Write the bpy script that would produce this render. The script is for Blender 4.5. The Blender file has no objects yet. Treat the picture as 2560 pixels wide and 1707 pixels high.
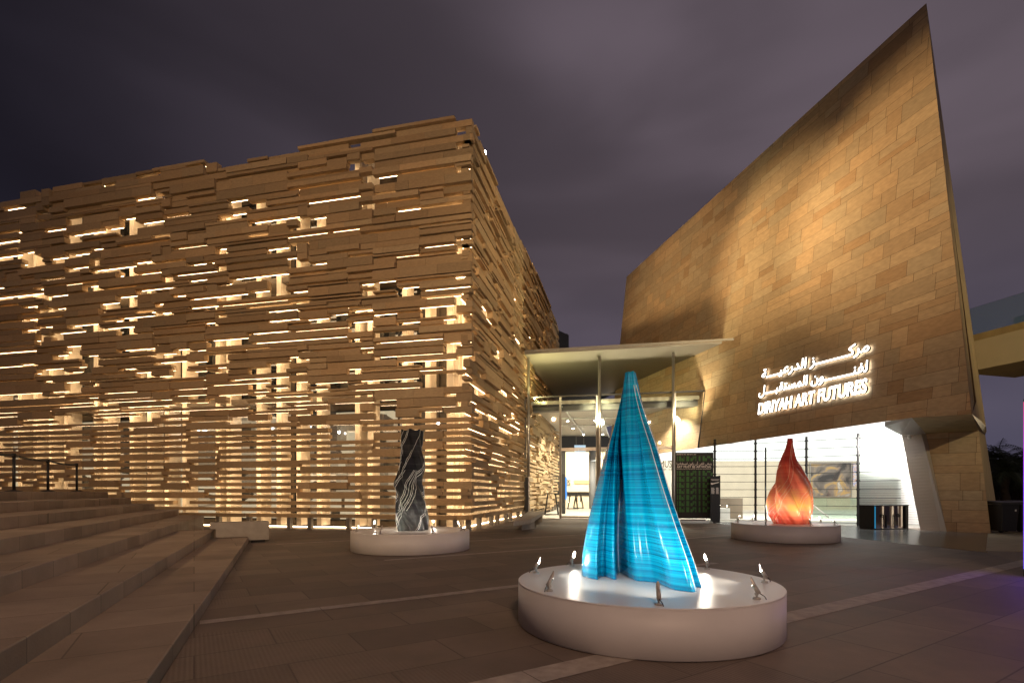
import bpy, math, random
from mathutils import Vector, Matrix, noise
R = math.radians
scn = bpy.context.scene
# ------------------------------------------------------------------ camera
EYE = 1.35
F, CX, HY = 1272.0, 1280.0, 1230.0
cam_d = bpy.data.cameras.new('camera'); cam = bpy.data.objects.new('camera', cam_d)
scn.collection.objects.link(cam)
cam.location = (0, 0, EYE); cam.rotation_euler = (R(90), 0, 0)
cam_d.sensor_width = 36; cam_d.lens = F / 2560 * 36; cam_d.shift_y = (HY - 853.5) / 2560
cam_d.clip_start = 0.05; cam_d.clip_end = 2000
scn.camera = cam
scn.view_settings.view_transform = 'Standard'; scn.view_settings.look = 'None'
scn.view_settings.exposure = 0; scn.view_settings.gamma = 1
scn.cycles.use_denoising = True
scn.cycles.max_bounces = 6; scn.cycles.diffuse_bounces = 3; scn.cycles.glossy_bounces = 3
scn.cycles.transparent_max_bounces = 12; scn.cycles.sample_clamp_indirect = 3
scn.cycles.caustics_reflective = False; scn.cycles.caustics_refractive = False

# ------------------------------------------------------------------ night sky
def build_world():
    w = bpy.data.worlds.new('World'); scn.world = w; w.use_nodes = True
    nt = w.node_tree; n = nt.nodes; l = nt.links
    bg = n['Background']
    tc = n.new('ShaderNodeTexCoord')
    sep = n.new('ShaderNodeSeparateXYZ'); l.new(tc.outputs['Generated'], sep.inputs[0])
    # base: dark on the left, mauve town glow to the right
    rl = n.new('ShaderNodeMapRange'); rl.inputs[1].default_value = -0.75; rl.inputs[2].default_value = 0.3
    rl.interpolation_type = 'SMOOTHSTEP'
    l.new(sep.outputs['X'], rl.inputs[0])
    base = n.new('ShaderNodeMix'); base.data_type = 'RGBA'
    base.inputs[6].default_value = (.0085, .0075, .0125, 1); base.inputs[7].default_value = (.088, .069, .084, 1)
    l.new(rl.outputs[0], base.inputs[0])
    # soft drifting cloud bands
    mp = n.new('ShaderNodeMapping'); mp.inputs['Rotation'].default_value = (R(20), R(28), R(15)); mp.inputs['Scale'].default_value = (1.0, 1.3, 3.4)
    l.new(tc.outputs['Generated'], mp.inputs[0])
    nz = n.new('ShaderNodeTexNoise'); nz.inputs['Scale'].default_value = 1.7; nz.inputs['Detail'].default_value = 3.5; nz.inputs['Roughness'].default_value = .42
    nz.inputs['Distortion'].default_value = .35
    l.new(mp.outputs[0], nz.inputs[0])
    cr = n.new('ShaderNodeMapRange'); cr.inputs[1].default_value = .33; cr.inputs[2].default_value = .68
    cr.inputs[3].default_value = .72; cr.inputs[4].default_value = 1.32; cr.interpolation_type = 'SMOOTHSTEP'
    l.new(nz.outputs[0], cr.inputs[0])
    mul = n.new('ShaderNodeVectorMath'); mul.operation = 'SCALE'
    l.new(base.outputs[2], mul.inputs[0]); l.new(cr.outputs[0], mul.inputs[3])
    # bluer air near the horizon
    hr = n.new('ShaderNodeMapRange'); hr.inputs[1].default_value = .0; hr.inputs[2].default_value = .45
    hr.inputs[3].default_value = .75; hr.inputs[4].default_value = 0; hr.interpolation_type = 'SMOOTHSTEP'
    l.new(sep.outputs['Z'], hr.inputs[0])
    hm = n.new('ShaderNodeMix'); hm.data_type = 'RGBA'; hm.inputs[7].default_value = (.072, .068, .112, 1)
    l.new(hr.outputs[0], hm.inputs[0]); l.new(mul.outputs[0], hm.inputs[6])
    l.new(hm.outputs[2], bg.inputs[0]); bg.inputs[1].default_value = 1.14
build_world()

# ------------------------------------------------------------------ helpers
COL = scn.collection
def ray(px, py): return Vector(((px - CX) / F, 1.0, (HY - py) / F))
CAM = Vector((0, 0, EYE))
def at(px, py, Y):
    return CAM + ray(px, py) * Y
def gnd(px, py, z=0.0):
    r = ray(px, py); return CAM + r * ((z - EYE) / r.z)
def on_plane(px, py, P, N):
    r = ray(px, py); return CAM + r * ((P - CAM).dot(N) / r.dot(N))

def spot(name, loc, target, power, angle, color=(1, .85, .65), blend=.3, radius=.03):
    d = bpy.data.lights.new(name, 'SPOT'); d.energy = power; d.spot_size = R(angle); d.spot_blend = blend
    d.color = color; d.shadow_soft_size = radius
    o = bpy.data.objects.new(name, d); COL.objects.link(o); o.location = loc
    v = Vector(target) - Vector(loc); o.rotation_euler = v.to_track_quat('-Z', 'Y').to_euler()
    return o
def area(name, loc, target, power, sx, sy, color=(1, .9, .75), spread=180):
    d = bpy.data.lights.new(name, 'AREA'); d.energy = power; d.shape = 'RECTANGLE'; d.size = sx; d.size_y = sy
    d.color = color; d.spread = R(spread)
    o = bpy.data.objects.new(name, d); COL.objects.link(o); o.location = loc
    v = Vector(target) - Vector(loc); o.rotation_euler = v.to_track_quat('-Z', 'Y').to_euler()
    return o

# --- roof and low floodlights, plus unseen fill spots added to brighten facades and ground
WARM = (1, .68, .36)
spot('roof_flood', (-.75, 19.6, 14.6), (12.6, 16.0, 10.6), 7000, 44, (1, .67, .33), .9, .12)
spot('roof_flood', (-.2, 22.2, 14.6), (11.2, 21.5, 11.6), 4600, 44, (1, .67, .33), .9, .12)
spot('roof_flood', (-1.2, 26, 14.6), (8.4, 29, 12.5), 2700, 84, (1, .68, .34), 1, .15)
spot('side_facade_fill', (9.0, 6.0, 13.5), (2.5, 30, 9), 8200, 66, (1, .76, .40), .8, .1)  # unseen spot added to brighten the slatted side facade
spot('plaza_fill', (-9, -6, 10), (-9, 19, 7.0), 6600, 78, (1, .64, .32), .9, .08)
spot('plaza_fill', (3.5, -3.5, 6.5), (-1.5, 18, 6.5), 1900, 54, (1, .72, .42), .8, .06)
spot('plaza_fill', (2, -6, 9), (-1, 9, 0), 2500, 110, (1, .64, .42), 1, .1)
spot('plaza_fill', (4.0, -2, 2.6), (13.5, 15, 3.5), 500, 60, (1, .66, .35), .8, .06)
spot('flank_fill', (14.5, 4.5, 7), (18, 17, 7.5), 2300, 70, (1, .78, .42), .8, .06)  # unseen spot added to light the flank and the footbridge
spot('low_flood', (-6, -1, .9), (11.6, 14.5, 8.4), 2600, 32, (1, .66, .34), .5, .05)
spot('low_flood', (-1.5, -2.5, .9), (11, 18, 8.8), 1500, 32, (1, .66, .34), .5, .05)

class MB:
    def __init__(s): s.v = []; s.f = []; s.c = []
    def face(s, pts, col=None):
        i = len(s.v); s.v += [tuple(p) for p in pts]; s.f.append(tuple(range(i, i + len(pts)))); s.c.append(col)
    def hexa(s, P, col=None):   # 8 points: bottom 4 ccw, top 4 ccw
        i = len(s.v); s.v += [tuple(p) for p in P]
        for q in ((3, 2, 1, 0), (4, 5, 6, 7), (0, 1, 5, 4), (1, 2, 6, 5), (2, 3, 7, 6), (3, 0, 4, 7)):
            s.f.append(tuple(i + k for k in q)); s.c.append(col)
    def box(s, x0, x1, y0, y1, z0, z1, M=None, col=None):
        P = [Vector(p) for p in ((x0, y0, z0), (x1, y0, z0), (x1, y1, z0), (x0, y1, z0), (x0, y0, z1), (x1, y0, z1), (x1, y1, z1), (x0, y1, z1))]
        if M is not None: P = [M @ p for p in P]
        s.hexa(P, col)
    def prism(s, poly, z0, z1, col=None):
        n = len(poly); i = len(s.v)
        s.v += [(p[0], p[1], z0) for p in poly] + [(p[0], p[1], z1) for p in poly]
        s.f.append(tuple(i + k for k in reversed(range(n)))); s.c.append(col)
        s.f.append(tuple(i + n + k for k in range(n))); s.c.append(col)
        for k in range(n):
            s.f.append((i + k, i + (k + 1) % n, i + n + (k + 1) % n, i + n + k)); s.c.append(col)
    def extrude(s, poly, vec, col=None):
        vec = Vector(vec); n = len(poly); i = len(s.v)
        s.v += [tuple(p) for p in poly] + [tuple(Vector(p) + vec) for p in poly]
        s.f.append(tuple(i + k for k in reversed(range(n)))); s.c.append(col)
        s.f.append(tuple(i + n + k for k in range(n))); s.c.append(col)
        for k in range(n):
            s.f.append((i + k, i + (k + 1) % n, i + n + (k + 1) % n, i + n + k)); s.c.append(col)
    def tube(s, a, b, r, n=10, r2=None, cap=True, col=None):
        a = Vector(a); b = Vector(b); d = (b - a).normalized(); r2 = r if r2 is None else r2
        x = d.orthogonal().normalized(); y = d.cross(x); i = len(s.v)
        for p, rr in ((a, r), (b, r2)):
            for k in range(n):
                t = 2 * math.pi * k / n; s.v.append(tuple(p + (x * math.cos(t) + y * math.sin(t)) * rr))
        for k in range(n):
            s.f.append((i + k, i + (k + 1) % n, i + n + (k + 1) % n, i + n + k)); s.c.append(col)
        if cap:
            s.f.append(tuple(i + k for k in reversed(range(n)))); s.c.append(col)
            s.f.append(tuple(i + n + k for k in range(n))); s.c.append(col)
    def lathe(s, prof, c, n=48, col=None):
        i = len(s.v); m = len(prof)
        for (r, z) in prof:
            for k in range(n):
                t = 2 * math.pi * k / n; s.v.append((c[0] + r * math.cos(t), c[1] + r * math.sin(t), c[2] + z))
        for j in range(m - 1):
            for k in range(n):
                s.f.append((i + j * n + k, i + j * n + (k + 1) % n, i + (j + 1) * n + (k + 1) % n, i + (j + 1) * n + k)); s.c.append(col)
        s.f.append(tuple(i + k for k in reversed(range(n)))); s.c.append(col)
        s.f.append(tuple(i + (m - 1) * n + k for k in range(n))); s.c.append(col)
    def build(s, name, mat, parent=None, smooth=False, bevel=0):
        me = bpy.data.meshes.new(name); me.from_pydata(s.v, [], s.f); me.update()
        if any(c is not None for c in s.c):
            a = me.color_attributes.new('tone', 'FLOAT_COLOR', 'CORNER')
            buf = []
            for f, c in zip(s.f, s.c):
                c = c if c is not None else (1, 1, 1)
                buf += [c[0], c[1], c[2], 1] * len(f)
            a.data.foreach_set('color', buf)
        if mat: me.materials.append(mat)
        if smooth:
            me.polygons.foreach_set('use_smooth', [True] * len(me.polygons))
        o = bpy.data.objects.new(name, me); COL.objects.link(o)
        if parent is not None: o.parent = parent; o.matrix_parent_inverse = parent.matrix_basis.inverted()
        if bevel:
            b = o.modifiers.new('bevel', 'BEVEL'); b.width = bevel; b.segments = 2; b.limit_method = 'ANGLE'
        return o

def tag(o, label=None, cat=None, group=None, kind=None):
    if label: o['label'] = label
    if cat: o['category'] = cat
    if group: o['group'] = group
    if kind: o['kind'] = kind
    return o
def thing(name, label, cat, loc=(0, 0, 0), group=None):
    o = bpy.data.objects.new(name, None); COL.objects.link(o); o.location = loc; o.empty_display_size = .2
    return tag(o, label, cat, group)

# ------------------------------------------------------------------ materials
def mat(name, color, rough=.6, metal=0, spec=.5, emit=None, es=0, coat=0):
    m = bpy.data.materials.new(name); m.use_nodes = True
    b = m.node_tree.nodes['Principled BSDF']
    b.inputs['Base Color'].default_value = (*color, 1); b.inputs['Roughness'].default_value = rough
    b.inputs['Metallic'].default_value = metal; b.inputs['Specular IOR Level'].default_value = spec
    if coat: b.inputs['Coat Weight'].default_value = coat; b.inputs['Coat Roughness'].default_value = .08
    if emit: b.inputs['Emission Color'].default_value = (*emit, 1); b.inputs['Emission Strength'].default_value = es
    return m
def N(m, t, **kw):
    n = m.node_tree.nodes.new(t)
    for k, v in kw.items(): setattr(n, k, v)
    return n
def L(m, a, b): m.node_tree.links.new(a, b)
def bsdf(m): return m.node_tree.nodes['Principled BSDF']
def noisy(m, scale=4, amt=.25, stretch=(1, 1, 1), bump=.0, bscale=60, vcol=False, coord='Object', detail=6):
    """mottle the base colour a little, optionally multiply by the per-stone tone, optionally bump"""
    b = bsdf(m); c = tuple(b.inputs['Base Color'].default_value)
    tc = N(m, 'ShaderNodeTexCoord'); mp = N(m, 'ShaderNodeMapping'); mp.inputs['Scale'].default_value = stretch
    L(m, tc.outputs[coord], mp.inputs[0])
    nz = N(m, 'ShaderNodeTexNoise'); nz.inputs['Scale'].default_value = scale; nz.inputs['Detail'].default_value = detail
    L(m, mp.outputs[0], nz.inputs[0])
    mr = N(m, 'ShaderNodeMapRange'); mr.inputs[1].default_value = .3; mr.inputs[2].default_value = .7
    mr.inputs[3].default_value = 1 - amt; mr.inputs[4].default_value = 1 + amt; L(m, nz.outputs[0], mr.inputs[0])
    sc = N(m, 'ShaderNodeVectorMath', operation='SCALE'); sc.inputs[0].default_value = c[:3]
    L(m, mr.outputs[0], sc.inputs[3]); out = sc.outputs[0]
    if vcol:
        at_ = N(m, 'ShaderNodeAttribute', attribute_name='tone')
        mu = N(m, 'ShaderNodeVectorMath', operation='MULTIPLY'); L(m, out, mu.inputs[0]); L(m, at_.outputs['Color'], mu.inputs[1]); out = mu.outputs[0]
    L(m, out, b.inputs['Base Color'])
    if bump:
        n2 = N(m, 'ShaderNodeTexNoise'); n2.inputs['Scale'].default_value = bscale; n2.inputs['Detail'].default_value = 4
        L(m, tc.outputs[coord], n2.inputs[0])
        bp = N(m, 'ShaderNodeBump'); bp.inputs['Strength'].default_value = bump; bp.inputs['Distance'].default_value = .01
        L(m, n2.outputs[0], bp.inputs['Height']); L(m, bp.outputs[0], b.inputs['Normal'])
    return m
def emis(name, color, strength):
    m = bpy.data.materials.new(name); m.use_nodes = True; nt = m.node_tree; nt.nodes.clear()
    e = nt.nodes.new('ShaderNodeEmission'); e.inputs[0].default_value = (*color, 1); e.inputs[1].default_value = strength
    o = nt.nodes.new('ShaderNodeOutputMaterial'); nt.links.new(e.outputs[0], o.inputs[0]); return m
def glass(name, tint=(.93, .97, .95), refl=1.0, ior=1.45):
    m = bpy.data.materials.new(name); m.use_nodes = True; nt = m.node_tree; nt.nodes.clear()
    t = nt.nodes.new('ShaderNodeBsdfTransparent'); t.inputs[0].default_value = (*tint, 1)
    g = nt.nodes.new('ShaderNodeBsdfGlossy'); g.inputs['Roughness'].default_value = .02
    fr = nt.nodes.new('ShaderNodeFresnel'); fr.inputs[0].default_value = ior
    mu = nt.nodes.new('ShaderNodeMath'); mu.operation = 'MULTIPLY'; mu.inputs[1].default_value = refl
    mx = nt.nodes.new('ShaderNodeMixShader'); o = nt.nodes.new('ShaderNodeOutputMaterial')
    nt.links.new(fr.outputs[0], mu.inputs[0]); nt.links.new(mu.outputs[0], mx.inputs[0])
    nt.links.new(t.outputs[0], mx.inputs[1]); nt.links.new(g.outputs[0], mx.inputs[2]); nt.links.new(mx.outputs[0], o.inputs[0])
    return m

M = {}
M['plank'] = noisy(mat('plank_stone', (.42, .295, .165), .75), 9, .14, (1, 1, 4), .25, 70, vcol=True)
M['ashlar'] = noisy(mat('ashlar_stone', (.42, .30, .18), .72), 5, .13, (1, 1, 3), .25, 60, vcol=True)
M['mortar'] = mat('mortar', (.10, .065, .04), .9)
M['fin'] = noisy(mat('fin_stone', (.74, .64, .50), .7), 5, .08)
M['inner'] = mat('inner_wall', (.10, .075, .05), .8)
M['flank'] = noisy(mat('flank_stone', (.42, .32, .16), .7), 2.5, .18, (1, 1, .6), .2, 30)
M['darkmetal'] = mat('dark_metal', (.025, .024, .024), .4, .6)
M['steel'] = mat('brushed_steel', (.42, .40, .38), .35, .9)
M['post'] = mat('painted_post', (.20, .185, .17), .45, .3)
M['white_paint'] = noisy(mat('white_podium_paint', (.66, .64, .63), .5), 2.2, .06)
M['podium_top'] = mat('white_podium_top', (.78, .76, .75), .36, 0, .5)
M['bench'] = noisy(mat('bench_stone', (.34, .31, .27), .7), 6, .1, bump=.2)
M['black'] = mat('black_rubber', (.012, .012, .013), .5)
M['led'] = emis('warm_led', (1, .72, .42), 14.5)
M['lamp'] = emis('lamp_lens', (1, .90, .74), 60)
M['down'] = emis('downlight_lens', (1, .93, .82), 45)
M['glass'] = glass('clear_glass', (.96, .985, .97), .9)
M['bal_glass'] = glass('balustrade_glass', (.80, .90, .86), 1.2)
M['canopy'] = mat('canopy_metal', (.52, .50, .42), .45, .2)
M['white'] = mat('white_plaster', (.78, .77, .75), .6)
M['lumi'] = emis('luminous_ceiling', (1, .975, .94), 1.7)

def add_stripes(m, axis_scale, strength, dist=.01, coord='Object', rot=(0, 0, 0), dirn='Y', colamt=0):
    b = bsdf(m); tc = N(m, 'ShaderNodeTexCoord'); mp = N(m, 'ShaderNodeMapping'); mp.inputs['Rotation'].default_value = rot
    L(m, tc.outputs[coord], mp.inputs[0])
    w = N(m, 'ShaderNodeTexWave', wave_type='BANDS', bands_direction=dirn); w.inputs['Scale'].default_value = axis_scale
    L(m, mp.outputs[0], w.inputs[0])
    bp = N(m, 'ShaderNodeBump'); bp.inputs['Strength'].default_value = strength; bp.inputs['Distance'].default_value = dist
    L(m, w.outputs[1], bp.inputs['Height']); L(m, bp.outputs[0], b.inputs['Normal'])
add_stripes(M['canopy'], 3.2, .6, .02)

# paving: long slabs laid at 32 degrees, faint joints, tone per slab, combed grooves
def paving(name, c1, c2, scale=1.0, comb=.6):
    m = mat(name, c1, .68); b = bsdf(m)
    tc = N(m, 'ShaderNodeTexCoord'); mp = N(m, 'ShaderNodeMapping'); mp.inputs['Rotation'].default_value = (0, 0, R(-32))
    L(m, tc.outputs['Object'], mp.inputs[0])
    br = N(m, 'ShaderNodeTexBrick'); br.inputs['Scale'].default_value = 1; br.inputs['Brick Width'].default_value = 1.25 * scale
    br.inputs['Row Height'].default_value = .62 * scale; br.inputs['Mortar Size'].default_value = .007; br.inputs['Bias'].default_value = 0
    br.inputs['Color1'].default_value = (*c1, 1); br.inputs['Color2'].default_value = (*c2, 1)
    br.inputs['Mortar'].default_value = (c1[0] * .45, c1[1] * .45, c1[2] * .45, 1)
    L(m, mp.outputs[0], br.inputs[0])
    nz = N(m, 'ShaderNodeTexNoise'); nz.inputs['Scale'].default_value = 1.1; nz.inputs['Detail'].default_value = 8; nz.inputs['Roughness'].default_value = .65
    L(m, tc.outputs['Object'], nz.inputs[0])
    mr = N(m, 'ShaderNodeMapRange'); mr.inputs[1].default_value = .3; mr.inputs[2].default_value = .7; mr.inputs[3].default_value = .72; mr.inputs[4].default_value = 1.22
    L(m, nz.outputs[0], mr.inputs[0])
    sc = N(m, 'ShaderNodeVectorMath', operation='SCALE'); L(m, br.outputs[0], sc.inputs[0]); L(m, mr.outputs[0], sc.inputs[3])
    L(m, sc.outputs[0], b.inputs['Base Color'])
    w = N(m, 'ShaderNodeTexWave', wave_type='BANDS', bands_direction='X'); w.inputs['Scale'].default_value = 9; L(m, mp.outputs[0], w.inputs[0])
    n2 = N(m, 'ShaderNodeTexNoise'); n2.inputs['Scale'].default_value = 55; n2.inputs['Detail'].default_value = 3; L(m, tc.outputs['Object'], n2.inputs[0])
    # only some slabs are combed
    n3 = N(m, 'ShaderNodeTexNoise'); n3.inputs['Scale'].default_value = .35; n3.inputs['Detail'].default_value = 0; L(m, mp.outputs[0], n3.inputs[0])
    gt = N(m, 'ShaderNodeMath', operation='GREATER_THAN'); gt.inputs[1].default_value = .5; L(m, n3.outputs[0], gt.inputs[0])
    gm = N(m, 'ShaderNodeMath', operation='MULTIPLY'); gm.inputs[1].default_value = comb; L(m, gt.outputs[0], gm.inputs[0])
    mm = N(m, 'ShaderNodeMath', operation='MULTIPLY'); L(m, w.outputs[1], mm.inputs[0]); L(m, gm.outputs[0], mm.inputs[1])
    ad = N(m, 'ShaderNodeMath', operation='MULTIPLY_ADD'); ad.inputs[1].default_value = .8; L(m, n2.outputs[0], ad.inputs[0]); L(m, mm.outputs[0], ad.inputs[2])
    bp = N(m, 'ShaderNodeBump'); bp.inputs['Strength'].default_value = .5; bp.inputs['Distance'].default_value = .006
    L(m, ad.outputs[0], bp.inputs['Height']); L(m, bp.outputs[0], b.inputs['Normal'])
    rr = N(m, 'ShaderNodeMapRange'); rr.inputs[3].default_value = .5; rr.inputs[4].default_value = .8; L(m, nz.outputs[0], rr.inputs[0]); L(m, rr.outputs[0], b.inputs['Roughness'])
    return m
M['paving'] = paving('plaza_paving', (.205, .160, .128), (.138, .106, .088))
M['steps'] = paving('step_stone', (.35, .275, .212), (.25, .195, .152), 1.3, 0)
M['band'] = noisy(mat('pale_band_stone', (.36, .31, .27), .7), 8, .22, bump=.4)
M['slate'] = noisy(mat('dark_slate_floor', (.050, .050, .048), .22, 0, .6), 3, .3, (1, 1, 1), .06, 8)

# ------------------------------------------------------------------ ground
def ground():
    mb = MB(); s = 400
    mb.face([(-s, -60, 0), (s, -60, 0), (s, 600, 0), (-s, 600, 0)])
    o = mb.build('ground', M['paving']); tag(o, kind='structure')
    # slate in front of the gallery
    mb = MB()
    mb.prism([(8.75, 22.6), (9.35, 19.3), (10.62, 11.37), (15.8, 16.7), (14.4, 17.9), (14.9, 19.4), (10.9, 22.62)][::-1][::-1], .001, .004)
    tag(mb.build('slate_pavement', M['slate']), kind='structure')
    # pale bands
    d = Vector((math.cos(R(32)), math.sin(R(32)), 0)); nrm = Vector((-d.y, d.x, 0))
    mb = MB()
    def band(off, w, a, b):
        for k in range(int((b - a) / 1.2)):
            t0 = a + k * 1.2; t1 = min(b, t0 + 1.192); c = random.uniform(.85, 1.1)
            P = [nrm * (off - w / 2) + d * t0, nrm * (off - w / 2) + d * t1, nrm * (off + w / 2) + d * t1, nrm * (off + w / 2) + d * t0]
            mb.face([(p.x, p.y, .004) for p in P], (c, c, c))
    random.seed(4)
    band(3.08, .27, -1.5, 26); band(6.18, .17, .05, 9.5); band(9.9, .14, 3.2, 15.5); band(12.55, .13, 4.0, 17.5); band(14.45, .13, 1.8, 6.5)
    bm_ = M['band']
    tag(mb.build('paving_bands', bm_), kind='structure')
    mb = MB(); mb.prism([(15.9, 17.0), (10.9, 11.7), (13.5, 11.4), (22, 16), (22, 23)], .001, .0045)
    tag(mb.build('side_pavement', noisy(mat('side_paving_stone', (.26, .22, .15), .7), 3, .15, bump=.2)), kind='structure')
ground()

# ------------------------------------------------------------------ stairs
def stairs():
    root = thing('stairs', 'wide flight of brown stone steps rising to the left beside the slatted building', 'stairs', (-6, 10, 0))
    root['kind'] = 'structure'
    zs = [.15, .34, .54, .74, .94, 1.15, 1.37]
    d = Vector((-4.6, 10.1, 0)).normalized(); nl = Vector((-d.y, d.x, 0))  # towards the left
    if nl.x > 0: nl = -nl
    base = Vector((-2.49, 3.6, 0)); pitch = .93 * abs(nl.x)
    uF = Vector((-1, .228, 0)).normalized()
    for k, z in enumerate(zs):
        p = base + nl * pitch * k
        near = p - d * ((p.y + 6) / d.y)
        if k < 2:
            far = p + d * ((13.65 + .12 * k - p.y) / d.y)
            back_far = far + nl * pitch * (2 - k) + nl * .02
            last = (far, back_far)
        else:
            t = 0
            # end along a line parallel to the facade
            E0 = Vector((-9.6, 17.75, 0)); a = p - E0
            # solve p + d*t on line E0 + uF*s
            den = d.x * uF.y - d.y * uF.x; t = ((E0.x - p.x) * uF.y - (E0.y - p.y) * uF.x) / den
            far = p + d * t; back_far = far + uF * 26
        top_back = pitch + .01 if k < len(zs) - 1 else 26
        q = near + nl * top_back
        bf = far + nl * top_back if k < 2 else None
        z0 = 0 if k == 0 else zs[k - 1] - .02
        if k < 2: poly = [near, far, bf, q]
        else:
            p2 = p + nl * top_back
            if k < len(zs) - 1:
                t2 = ((E0.x - p2.x) * uF.y - (E0.y - p2.y) * uF.x) / den; poly = [near, far, p2 + d * t2, q]
            else:
                poly = [near, far, far + uF * 16 + d * 0, q]
        z0 = 0
        mb = MB(); mb.prism([(v.x, v.y) for v in poly][::-1], z0, z)
        mb.build('step' if k < 6 else 'landing', M['steps'], root, bevel=.012)
stairs()

# ------------------------------------------------------------------ slatted building
C0 = Vector((-1.49, 17.2, 0))
UF = Vector((-1, .228, 0)).normalized(); NF = Vector((-.228, -1, 0)).normalized()
US = -NF; NS = -UF
PAT = [.42, .44, .86, .88, .86, .5, .5, .8, .77]
def cladding(length, u, nrm, origin, seed, zmin, zmax, p_low=.16, p_high=.08, lowgap=True):
    rnd = random.Random(seed); xs = [0]; k = 0
    while xs[-1] < length: xs.append(xs[-1] + PAT[k % len(PAT)]); k += 1
    nc = len(xs) - 1; U = .115; nr = int(round((zmax - zmin) / U))
    occ = [[False] * nc for _ in range(nr)]; planks = []
    # tall window-like openings
    for _ in range(int(length * 1.6)):
        c = rnd.randrange(nc); z = rnd.uniform(3.2, zmax - 2) ; r0 = int((z - zmin) / U); h = rnd.choice([2, 3, 3, 4])
        if rnd.random() < .35 and z > 8: continue
        w_ = 1 if xs[c + 1] - xs[c] > .7 else 2
        for r in range(r0, min(nr, r0 + h)):
            for cc in range(c, min(nc, c + w_)): occ[r][cc] = True
    for r in range(nr):
        c = 0
        while c < nc:
            if occ[r][c]: c += 1; continue
            z = zmin + r * U
            t = min(1, max(0, (z - 3.5) / 7.5))
            po = .10 if z < 3.7 else p_low * (1 - t) + p_high * t
            n = rnd.choice([1, 2, 3, 3, 4, 4, 5, 6]); e = c
            h = rnd.choice([1, 1, 2, 2, 2, 3] if z > 4.2 else [2, 2, 2, 3])
            if r == 0 : h = 2
            h = min(h, nr - r)
            while e < nc and e - c < n and not occ[r][e]: e += 1
            for rr in range(r, r + h):
                if any(occ[rr][cc] for cc in range(c, e)): h = rr - r; break
            if h < 1: c += 1; continue
            if rnd.random() < po and r > 1:
                m_ = min(e, c + rnd.choice([1, 1, 1, 2])); hh = min(h, rnd.choice([1, 1, 2]))
                for rr in range(r, r + hh):
                    for cc in range(c, m_): occ[rr][cc] = True
                c = m_; continue
            for rr in range(r, r + h):
                for cc in range(c, e): occ[rr][cc] = True
            top = r + h >= nr - 1
            if top and rnd.random() < .16 and c > 3: c = e; continue
            g = .098 * rnd.uniform(.8, 1.2) if z < 3.7 else ((.085 - .035 * t) * rnd.choice([.25, .6, 1, 1.5]) if z < 12.8 else .014)
            if h == 1: g = min(g, .06)
            d = rnd.choice([0, .04, .08, .13, .17])
            planks.append((xs[c], xs[e] if e < len(xs) else length, z + g * .8, z + h * U - g * .2, d, c == 0))
            c = e
    mb = MB(); strips = []
    Rm = Matrix((( u.x, nrm.x, 0, origin.x), (u.y, nrm.y, 0, origin.y), (0, 0, 1, origin.z), (0, 0, 0, 1)))
    for (a, b, z0, z1, d, first) in planks:
        if b > length + .3: b = length + rnd.uniform(-.2, .2)
        if b - a < .2: continue
        if first: a = (-.13 if origin is C0 and u is UF else .0) - rnd.uniform(.01, .05)
        x = a + .006; big = z1 - z0 > .24
        base = rnd.uniform(.74, 1.10)
        while x < b - .01:
            e = min(b - .006, x + rnd.uniform(.8, 1.7))
            if b - e < .35: e = b - .006
            c = base * rnd.uniform(.88, 1.1); w = rnd.uniform(.96, 1.05)
            mb.box(x, e - .004, d - .24, d, z0, z1, Rm, (c * w, c, c / w)); x = e + .004
        strips.append((a + .05, b - .05, z0, z1, d))
    return mb, strips, Rm, xs

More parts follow.
